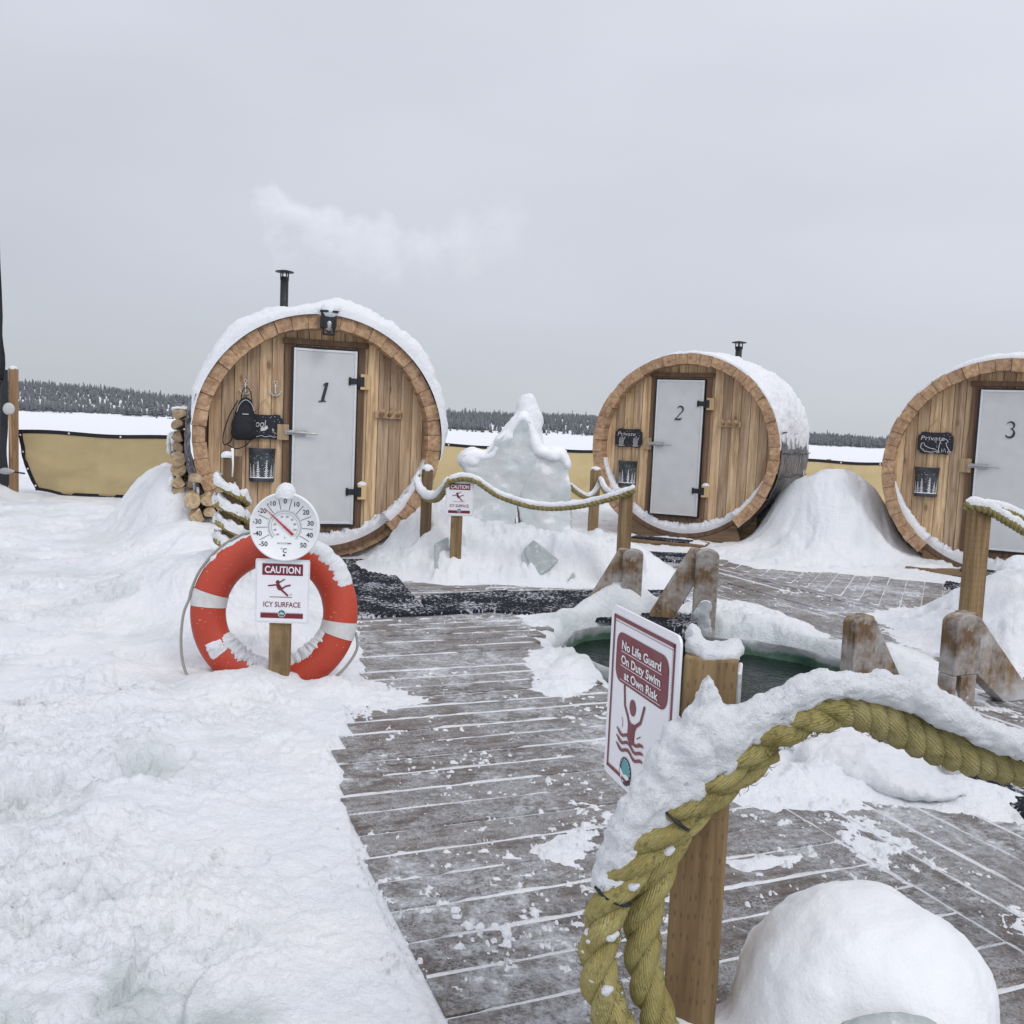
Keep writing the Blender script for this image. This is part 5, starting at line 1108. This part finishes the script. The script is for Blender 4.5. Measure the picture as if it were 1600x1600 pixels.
def on_ground(px, py):
    r = ray(px, py); tt_ = np.linspace(4, 12, 1600); p = np.array([0, 0, EYE]) + r[None] * (tt_ / r[1])[:, None]
    below = np.flatnonzero(p[:, 2] < ground_h(p[:, 0], p[:, 1])[0]); return p[below[0]] if len(below) else p[-1]
def ice_block(label, poly, proud, dep):
    g_ = np.array([on_ground(*q) for q in poly]); Yc = g_[:, 1].mean(); sl = np.polyfit([q[1] for q in poly], g_[:, 1], 1)[0] * .55; ym = np.mean([q[1] for q in poly])
    n = len(poly); a = np.array([P(x, yy, Yc - proud + sl * (yy - ym)) for x, yy in poly]); c = a.mean(0); b = a * np.array([.94, 1, 1]) + np.array([c[0] * .06, dep, -dep * .25]); mb = MB().raw(np.concatenate([a, b]), [tuple(range(n)), tuple(range(2 * n - 1, n - 1, -1))] + [(i, i + n, (i + 1) % n + n, (i + 1) % n) for i in range(n)])
    t = thing('ice_block', label, 'ice block', (c[0], c[1], a[:, 2].min()), 0, 'ice blocks stuck in the snow pile'); obj('block', mb, 'grey_ice', t, world=True, bevel=.012); return t
ice_block('tilted clear grey ice block in the snow under the sculpture', [(818, 858), (834, 843), (873, 874), (866, 884), (842, 902), (830, 894)], .045, .35)
ice_block('grey ice slab left of the small distant caution sign', [(678, 850), (700, 838), (702, 885), (679, 898)], .05, .3)
ice_block('thin dark ice shard low in the snow pile', [(886, 908), (896, 893), (898, 900), (891, 911)], .02, .1)
def lump(name, label, cat, parts, vox=.02, mat='snow', seed=1, disp=((.03, 5, 4), (.012, 20, 4))):
    c = parts[0][0]; t = thing(name, label, cat, (c[0], c[1], c[2] - .2)); obj('snow_heap', blob(parts, vox, 4, disp, seed), mat, t, world=True); return t
lump('snow_chunk', 'upright chunk of snow right of the tall post', 'snow chunk', [(P(1598, 905, 6.4), (.16, .18, .16)), (P(1610, 935, 6.3), (.2, .2, .2)), (P(1630, 960, 6.2), (.3, .3, .25))], seed=4)
# ================================================================== LADDER RAILS AT THE SWIM HOLE
def rail(label, base_px, top_y, Y, wd, brace, rot, frost_h, slots=False, lean=0.0):
    bz = -.06; p = P(base_px, top_y, Y); x0, y0, zt = p[0], p[1], p[2]; t = thing('ladder_rail', label, 'handrail', (x0, y0, bz), RAD(rot), 'timber hand rails of the swim hole ladders')
    h_ = zt - bz; dp = .045; tp = [(wd / 2 * math.cos(a) , h_ - wd * .28 + wd * .28 * math.sin(a)) for a in np.linspace(0, math.pi, 11)]
    if slots:
        up = MB().prism([(-wd / 2, h_ * .45), (wd / 2, h_ * .45)] + tp, -dp, dp, tone=.4)
        up.box((wd * .14, 0, h_ * .225), (wd * .62, dp * 1.96, h_ * .452), tone=.5); up.box((-wd * .42, .0, h_ * .225), (wd * .17, dp * 1.9, h_ * .452), tone=.3)
    else: up = MB().prism([(-wd / 2, 0), (wd / 2, 0)] + tp, -dp, dp, tone=.4)
    obj('upright', up, 'rail', t, bevel=.006)
    bx, bw = brace; sg_ = 1 if bx > 0 else -1
    q = [(sg_ * wd * .30, h_ - .005), (sg_ * wd * .30, h_ - bw * 1.35), (bx - sg_ * bw * .9, .06), (bx, .06), (bx, .13), (sg_ * wd * .72, h_ - .006)]
    obj('brace', MB().prism(q, dp * .2 + .004, dp * 2.0 + .0, tone=.7), 'rail', t, bevel=.006)
    k = [((random.uniform(-.08, .08) * wd, random.uniform(-.15, .15) * dp, frost_h * f), (wd * random.uniform(.52, .62) * (1.15 - .3 * f), dp * random.uniform(1.1, 1.35) * (1.15 - .3 * f), .075)) for f in (0, .2, .4, .6, .8)]
    obj('rime_ice', blob(k, .010, 3, [(.014, 18, 4)], int(base_px)), 'rail_ice', t); return t
rail('iced hand rail post with brace, furthest left at the swim hole', 990, 858, 6.15, .135, (-.30, .12), -8, .16)
rail('iced hand rail with wide slanted brace, left of open water', 1106, 858, 5.85, .145, (-.34, .14), -8, .26)
rail('rounded hand rail with brace, behind the snowy thick rope', 1345, 962, 4.3, .125, (.30, .13), 20, .02)
rail('weathered slotted hand rail with wide brace below the tall post', 1505, 958, 4.25, .16, (.50, .17), 24, .14, slots=True)
st = thing('ladder_step', 'snow covered dark wooden step edge beyond the thick rope', 'step', (*P(1400, 1180, 3.45)[:2], 0)); a, b_ = P(1300, 1125, 3.75), P(1478, 1192, 3.22)
d = (b_ - a); L_ = np.linalg.norm(d[:2]); an = math.atan2(d[1], d[0]); fs = (a * .5 + b_ * .5, rotz(an))
obj('edge_board', MB().box((0, 0, -.03), (L_, .04, .09), frame=fs, tone=.2), 'rail', st, world=True, bevel=.005); obj('end_block', MB().box(b_ + np.array([.01, 0, -.04]), (.075, .07, .13), rot=rotz(an), tone=.3), 'rail', st, world=True, bevel=.005)
obj('snow_cover', blob([(a * (1 - f) + b_ * f + np.array([-.12 + .05 * math.sin(f * 9), -.08, -.055]), (.19, .20, .07 + .02 * math.sin(f * 13))) for f in np.linspace(0, .84, 9)], .012, 3, [(.035, 5, 4), (.014, 18, 4), (.006, 50, 3)], 5), 'snow_fluffy', st, world=True)

# ================================================================== RUBBER MATS
def mat_sheet(label, corners, name='rubber_mat', z=.012, seed=1, res=.011, name_group='black rubber link mats'):
    c = np.array([q[:2] for q in corners]); cn = c.mean(0); nu = max(6, int(np.linalg.norm(c[1] - c[0]) / res)); nv = max(6, int(np.linalg.norm(c[3] - c[0]) / res))
    u, v = np.meshgrid(np.linspace(0, 1, nu), np.linspace(0, 1, nv), indexing='ij')
    xy = (c[0] * ((1 - u) * (1 - v))[..., None] + c[1] * (u * (1 - v))[..., None] + c[2] * (u * v)[..., None] + c[3] * ((1 - u) * v)[..., None])
    A, B = u * np.linalg.norm(c[1] - c[0]), v * np.linalg.norm(c[3] - c[0]); k = 2 * math.pi / .075
    tex = np.maximum(np.sin((A + B) * k) * np.sin((A - B) * k), 0) ** .5; e = np.minimum(np.minimum(u, 1 - u) * nu, np.minimum(v, 1 - v) * nv)
    base = np.maximum(0, z); h = base + .004 * tex + .003 * fbm(np.stack([A.ravel() * 2.5, B.ravel() * 2.5], 1), 3, .5, seed).reshape(A.shape) + .004 * (1 - np.exp(-e * 2)); h = np.where(e < .5, -.01, h)
    V = np.concatenate([xy - cn, h[..., None]], -1); t = thing(name, label, 'mat', (cn[0], cn[1], 0), 0, name_group); mb = MB().grid(V)
    n0 = Vector((np.cross(V[1, 0] - V[0, 0], V[0, 1] - V[0, 0]))); 
    if n0.z < 0: mb = MB().grid(V, flip=True)
    obj('mat_links', mb, 'mat', t); return t
mat_sheet('long rubber mat leading to door 1 beside the lifebuoy', [G(500, 876), G(600, 876), G(672, 963), G(556, 967)], seed=1)
mat_sheet('wide rubber mat crossing behind the icy walkway', [G(655, 934), G(795, 925), G(775, 957), G(668, 963)], seed=2, z=.016)
mat_sheet('rubber mat running to the left ladder rail', [G(788, 926), G(1046, 924), G(1010, 975), G(768, 958)], seed=3)
mat_sheet('curled black rubber mat behind the life guard notice', [G(985, 930), G(1062, 938), G(1092, 990), G(1010, 1000)], seed=6, z=.05)
mat_sheet('black rubber mat below the thick rope at the right edge', [G(1482, 1182), G(1640, 1200), G(1680, 1330), G(1500, 1222)], seed=4, z=.016)
mat_sheet('rubber mat on the deck in front of door 2', [G(1000, 863), G(1092, 867), G(1076, 879), G(990, 877)], seed=5)
mat_sheet('small rubber mat at the corner in front of sauna 3', [G(1478, 907), G(1515, 907), G(1515, 925), G(1472, 921)], seed=7)
fr2 = lambda x, y, z: tuple(np.array(B2['loc']) + rotz(B2['rot']) @ np.array([x, y, 0]) + np.array([0, 0, z]))
sp = thing('door_step', 'low wooden step with rubber mat in front of door 2', 'step', fr2(-.05, -.22, 0), B2['rot'])
obj('tread', MB().box((-.05, .02, .055), (.95, .40, .04), tone=.4).box((-.05, -.16, .02), (.9, .04, .06), tone=.3), 'cradle', sp, bevel=.004)
obj('tread_mat', MB().box((-.08, .04, .083), (.66, .26, .012)), 'mat', sp, bevel=.003); obj('snow_layer', snow_strip(MB(), [(.25 + .05 * k, -.02 + .02 * math.sin(k), .07) for k in range(5)], .09, .03, 3), 'snow', sp)
fr3 = lambda x, y, z: tuple(np.array(B3['loc']) + rotz(B3['rot']) @ np.array([x, y, 0]) + np.array([0, 0, z]))
sp = thing('door_step', 'low wooden step half under snow in front of sauna 3', 'step', fr3(-.25, -.15, 0), B3['rot'])
obj('tread', MB().box((0, 0, .06), (1.0, .34, .045), tone=.4), 'cradle', sp, bevel=.004); obj('tread_mat', MB().box((.22, .0, .088), (.50, .26, .012)), 'mat', sp, bevel=.003)

# ================================================================== FENCES, DARK SCREEN, FIREWOOD
def fence(label, p0, p1, z0, z1, posts, sagL=0.0, seed=1, fab='fabric'):
    a, b = np.array(p0), np.array(p1); L_ = np.linalg.norm(b - a); d = (b - a) / L_; nrm = np.array([-d[1], d[0]]); n, m_ = max(20, int(L_ / .05)), 26
    t = thing('windbreak_fence', label, 'fence', (a[0], a[1], z0), 0, 'tan mesh windbreak fences'); V = np.zeros((n, m_, 3)); uv = np.zeros((n, m_, 2))
    def at(u, v):
        x = u * L_; zt = z1 + .012 * np.sin(x * 4) ; shift = sagL * (1 - v) ** 1.6 * np.clip(1 - u * 2.2, 0, 1)
        zb = z0 + .05 * sstep(.25, .0, u) * (sagL > 0); z = zb + (zt - zb) * v
        wr = (.16 * (.3 - abs(fbm(np.array([[x * .9 - v * 1.6, v * 1.1 + x * .4]]), 4, .55, seed)[0])) + .03 * fbm(np.array([[x * 3 - v * 4, v * 2.0]]), 3, .6, seed + 4)[0] + .016 * math.sin(x * 7 + v * 5) * (1 - v) * np.clip(1 - u * 1.5, 0, 1)) * (1.15 - v)
        p = a + d * (x + shift * L_ * .5) + nrm * wr; return (p[0], p[1], z)
    for i in range(n):
        for j in range(m_): V[i, j] = at(i / (n - 1), j / (m_ - 1)); uv[i, j] = (i / (n - 1) * L_, j / (m_ - 1) * (z1 - z0))
    obj('mesh_fabric', MB().grid(V, uv=uv, flip=False), fab, t, world=True)
    mb = MB(); off = np.array([*(-nrm * .006), 0])
    def band(pts, wq, up):
        pts = np.array(pts) + off; up = np.array(up); q = np.stack([pts, pts + up * wq], 1); mb.grid(q)
    band(V[:, -1] - np.array([0, 0, .045]), .05, (0, 0, 1)); band(V[0, :], .055, (*d, 0)); band(V[-1, :] - np.array([*(d * .05), 0]), .05, (*d, 0))
    band(V[:, 0], .04, (0, 0, 1))
    obj('edge_binding', mb, 'band', t, world=True)
    def grom(p): obj('grommet', MB().lathe([(.004, 0), (.013, 0), (.013, .004), (.004, .004)], 10, (p, np.array([[1, 0, 0], [0, 0, -1], [0, 1, 0]]))), 'grommet', t, world=True)
    for i in range(0, n, 13): p = V[i, -1] + 2 * off - np.array([0, 0, .022]); grom(p)
    for j in range(2, m_ - 2, 7): p = V[0, j] + 2 * off + np.array([*(d * .027), 0]); grom(p)
    for u in posts:
        p = a + d * u * L_ + nrm * .07; obj('fence_post', MB().box((p[0], p[1], (z0 + z1) / 2 - .1), (.06, .06, z1 - z0 + .24)), 'lumber', t, world=True, bevel=.003)
    return t
fl0, fl1 = P(28, 673, 12.0), P(276, 679, 12.0)
fence('tan mesh fence with black edging, sagging at the left', fl0[:2], fl1[:2], .125, fl0[2] + .01, (.97,), .22, 2, 'fabric_dark')
fm0, fm1 = P(640, 688, 15.5), P(1700, 741, 15.5)
fence('long tan mesh fence with black edging behind the saunas', fm0[:2], fm1[:2], .0, .955, (.02, .2, .4, .62, .8, .98), 0, 5)
ds = thing('dark_screen', 'black mesh screen wall on a bare timber post at the left edge', 'screen', (*P(20, 745, 11.8)[:2], 0))
p0 = P(21, 576, 11.8); obj('screen_post', MB().box((p0[0], p0[1], p0[2] / 2 - .03), (.095, .07, p0[2] + .06)), 'lumber', ds, world=True, bevel=.004)
obj('snow_cap', dome(MB(), (p0[0], p0[1], p0[2] - .003), .05, .04, .04, 3), 'snow', ds, world=True)
V = np.zeros((30, 20, 3))
for i in range(30):
    for j in range(20):
        f, g_ = i / 29, j / 19; V[i, j] = (p0[0] - .04 - f * 2.4, p0[1] - .06 - f * .9 + .03 * vnoise(np.array([[f * 7, g_ * 5]]))[0], (p0[2] - .02) * g_)
obj('mesh_panel', MB().grid(V), 'dark_tarp', ds, world=True)
tw = P(9, 598, 9.6); q0 = P(-1, 470, 9.6)
tt_ = thing('dark_shelter', 'tall black tarp shelter edge cut off at the left', 'shelter', (tw[0] - .6, tw[1], 0)); mb = MB()
V = np.array([[(tw[0] + (q0[0] - tw[0]) * g_ - f * 1.8, tw[1] - f * .3 + .02 * vnoise(np.array([[f * 9, g_ * 6]]))[0], tw[2] + (q0[2] + .6 - tw[2]) * g_) for g_ in np.linspace(0, 1, 16)] for f in np.linspace(0, 1, 14)]); mb.grid(V); obj('tarp_wall', mb, 'dark_tarp', tt_, world=True)
mb = MB(); mb.tube([tw + np.array([-.03, -.01, 0]), q0 + np.array([-.03, -.01, .6])], .02, 8); mb.tube([tw + np.array([0, -.03, .01]), tw + np.array([-1.8, -.33, .01])], .012, 8); mb.tube([tw + np.array([-.06, -.02, .0]), np.array([tw[0] - .10, tw[1] - .02, 0])], .022, 8); mb.tube([tw + np.array([-1.7, -.3, .0]), np.array([tw[0] - 1.7, tw[1] - .3, 0])], .022, 8)
obj('frame_pole', mb, 'black', tt_, world=True)
pd_ = P(13.5, 639, 11.6); pa = thing('paddle', 'pale round headed paddle hanging beside the bare timber post', 'paddle', (pd_[0], pd_[1], pd_[2] - .5))
obj('paddle_head', MB().lathe([(.001, -.012), (.06, -.012), (.078, 0), (.06, .012), (.001, .012)], 24, (pd_, np.array([[1, 0, 0], [0, 0, -1], [0, 1, 0]]))), 'tin', pa, world=True)
obj('paddle_shaft', MB().tube([pd_ + np.array([.01, .0, -.06]), pd_ + np.array([.04, .0, -.75])], .016, 8), 'lumber', pa, world=True)
gp = P(8, 736, 10.8); obj_ = thing('snow_shovel', 'dark shovel blade lying in the snow at the left edge', 'shovel', (gp[0], gp[1], gp[2] - .05))
obj('blade', blob([(gp, (.085, .04, .04)), (gp + np.array([.06, 0, .0]), (.06, .03, .02))], .012, 3, [(.004, 20, 2)], 2), 'steel', obj_, world=True); obj('handle', MB().tube([gp + np.array([.09, 0, -.005]), gp + np.array([.22, .02, -.02])], .010, 7), 'black', obj_, world=True)

# firewood beside the first barrel: every log a thing of its own
lg = np.random.default_rng(21); protoL = []
for k in range(6):
    r0 = lg.uniform(.046, .072); kind = (0, 1, 2, 1, 2, 2)[k]
    if kind == 0: pl_ = [(r0 * math.cos(a) * lg.uniform(.93, 1.05), r0 * math.sin(a) * lg.uniform(.93, 1.05)) for a in np.linspace(0, 2 * math.pi, 15)[:-1]]
    elif kind == 1: pl_ = [(r0 * math.cos(a), r0 * math.sin(a) * .9) for a in np.linspace(0, math.pi, 11)] + [(-r0 * .9, -.02), (r0 * .85, -.025)]
    else: pl_ = [(0, r0 * .9)] + [(r0 * math.cos(a), r0 * math.sin(a)) for a in np.linspace(math.pi * 1.15, math.pi * 1.85, 8)]
    protoL.append(pl_)
axb = rotz(B1['rot']); base = np.array(B1['loc'])
protos_done = {}
for row in range(13):
    for c in range(4):
        for dpt in range(2):
            z = .10 + row * .094 + lg.uniform(-.012, .012); half = math.sqrt(max(.02, 1.02 - (z - B1['cz']) ** 2))
            x = -1.165 + c * .10 + lg.uniform(-.02, .02); y = .42 + dpt * .44 + lg.uniform(-.05, .05)
            if x > -(half * 1.05) - .04 or (row == 12 and c == 2): continue
            k = int(lg.integers(6)); w0 = base + axb @ np.array([x, y, 0])
            if k not in protos_done:
                lo = obj('firewood_log', MB().prism(protoL[k], -.2, .2, tone=lg.random()), 'log', None, bevel=.006); protos_done[k] = lo
            else: lo = protos_done[k].copy(); COL.objects.link(lo)
            lo.location = (w0[0], w0[1], z); lo.rotation_euler = (lg.uniform(-.05, .05), lg.uniform(0, 6.28) if k == 0 else lg.uniform(-.9, .9), B1['rot'] + lg.uniform(-.12, .12))
            tag(lo, 'split firewood log stacked beside the first sauna', 'log', 'firewood logs stacked beside the first sauna')
for px_, py_, Y, k in ((305, 747, 7.75, 1), (301, 780, 7.7, 0), (322, 776, 7.75, 2), (327, 800, 7.65, 1), (306, 801, 7.7, 2)):
    q = P(px_, py_, Y); lo = protos_done.get(k, list(protos_done.values())[0]).copy(); COL.objects.link(lo); lo.location = tuple(q); lo.rotation_euler = (0, .1 * k, B1['rot'] + .05 * k)
    tag(lo, 'loose firewood log under the hanging black sheet', 'log', 'loose firewood logs under the sheet')
fs_ = thing('stack_snow', 'snow plastered over the left side of the firewood stack', 'snow', tuple(base + axb @ np.array([-1.29, .5, 0])), 0)
parts = []
for k in range(16): z = lg.uniform(.25, 1.0); parts.append((base + axb @ np.array([-1.225 + lg.uniform(-.02, .03), lg.uniform(.2, .8), z]), (.03, .10, .10)))
parts += [(base + axb @ np.array([-1.17 + .05 * k, lg.uniform(.3, .5), 1.275]), (.06, .12, .02)) for k in range(2)]
obj('snow_layer', blob(parts, .014, 2, [(.03, 14, 4)], 8), 'snow', fs_, world=True)

# ================================================================== SMOKE
s0 = P(437, 421, 9.85)
def smoke():
    m = bpy.data.materials.new('wood_smoke'); m.use_nodes = True; t = m.node_tree; t.nodes.clear(); g = NT(t)
    o = g.n('ShaderNodeTexCoord').outputs['Object']; dn = 0
    puffs = [(.0, .10, .15, 1.0), (.02, .28, .22, 1.2), (.12, .48, .28, 1.2), (-.06, .62, .22, .9), (.42, .38, .32, .9), (.78, .26, .34, .65), (1.12, .14, .34, .5), (1.5, .28, .32, .36), (1.9, .32, .38, .24), (2.3, .5, .42, .2), (1.1, .45, .25, .3)]
    wv = g.n('ShaderNodeTexNoise', {'Vector': o, 'Scale': 2.6, 'Detail': 5.0, 'Roughness': .6}).outputs[1]
    wv = g.n('ShaderNodeVectorMath', {0: wv, 1: (-.5, -.5, -.5)}, operation='ADD').outputs[0]; wv = g.n('ShaderNodeVectorMath', {0: wv, 'Scale': .55}, operation='SCALE').outputs[0]
    po = g.n('ShaderNodeVectorMath', {0: o, 1: wv}, operation='ADD').outputs[0]; tot = None
    for x, z, r_, a in puffs:
        dd = g.n('ShaderNodeVectorMath', {0: po, 1: (x, 0, z)}, operation='DISTANCE').outputs['Value']; v = g.rng(dd, r_, r_ * .15, 0, a / r_ * .22, True); tot = v if tot is None else g.math('ADD', tot, v)
    n = g.noise(o, 4.5, 5, .65); tot = g.math('MULTIPLY', tot, g.rng(n, .36, .68, .1, 1.5))
    v = g.n('ShaderNodeVolumePrincipled', {'Color': (.96, .975, .985, 1), 'Anisotropy': .1, 'Density': g.math('MULTIPLY', tot, SMOKE)}); ou = g.n('ShaderNodeOutputMaterial'); g.link(v.outputs[0], ou.inputs['Volume']); return m
SMOKE = 19.0
mb = MB().box((1.4, 0, .35), (4.2, 1.3, 1.5)); o = obj('chimney_smoke', mb, smoke()); o.location = tuple(s0); tag(o, 'thin white wood smoke drifting right from the first chimney', 'smoke', kind='stuff')
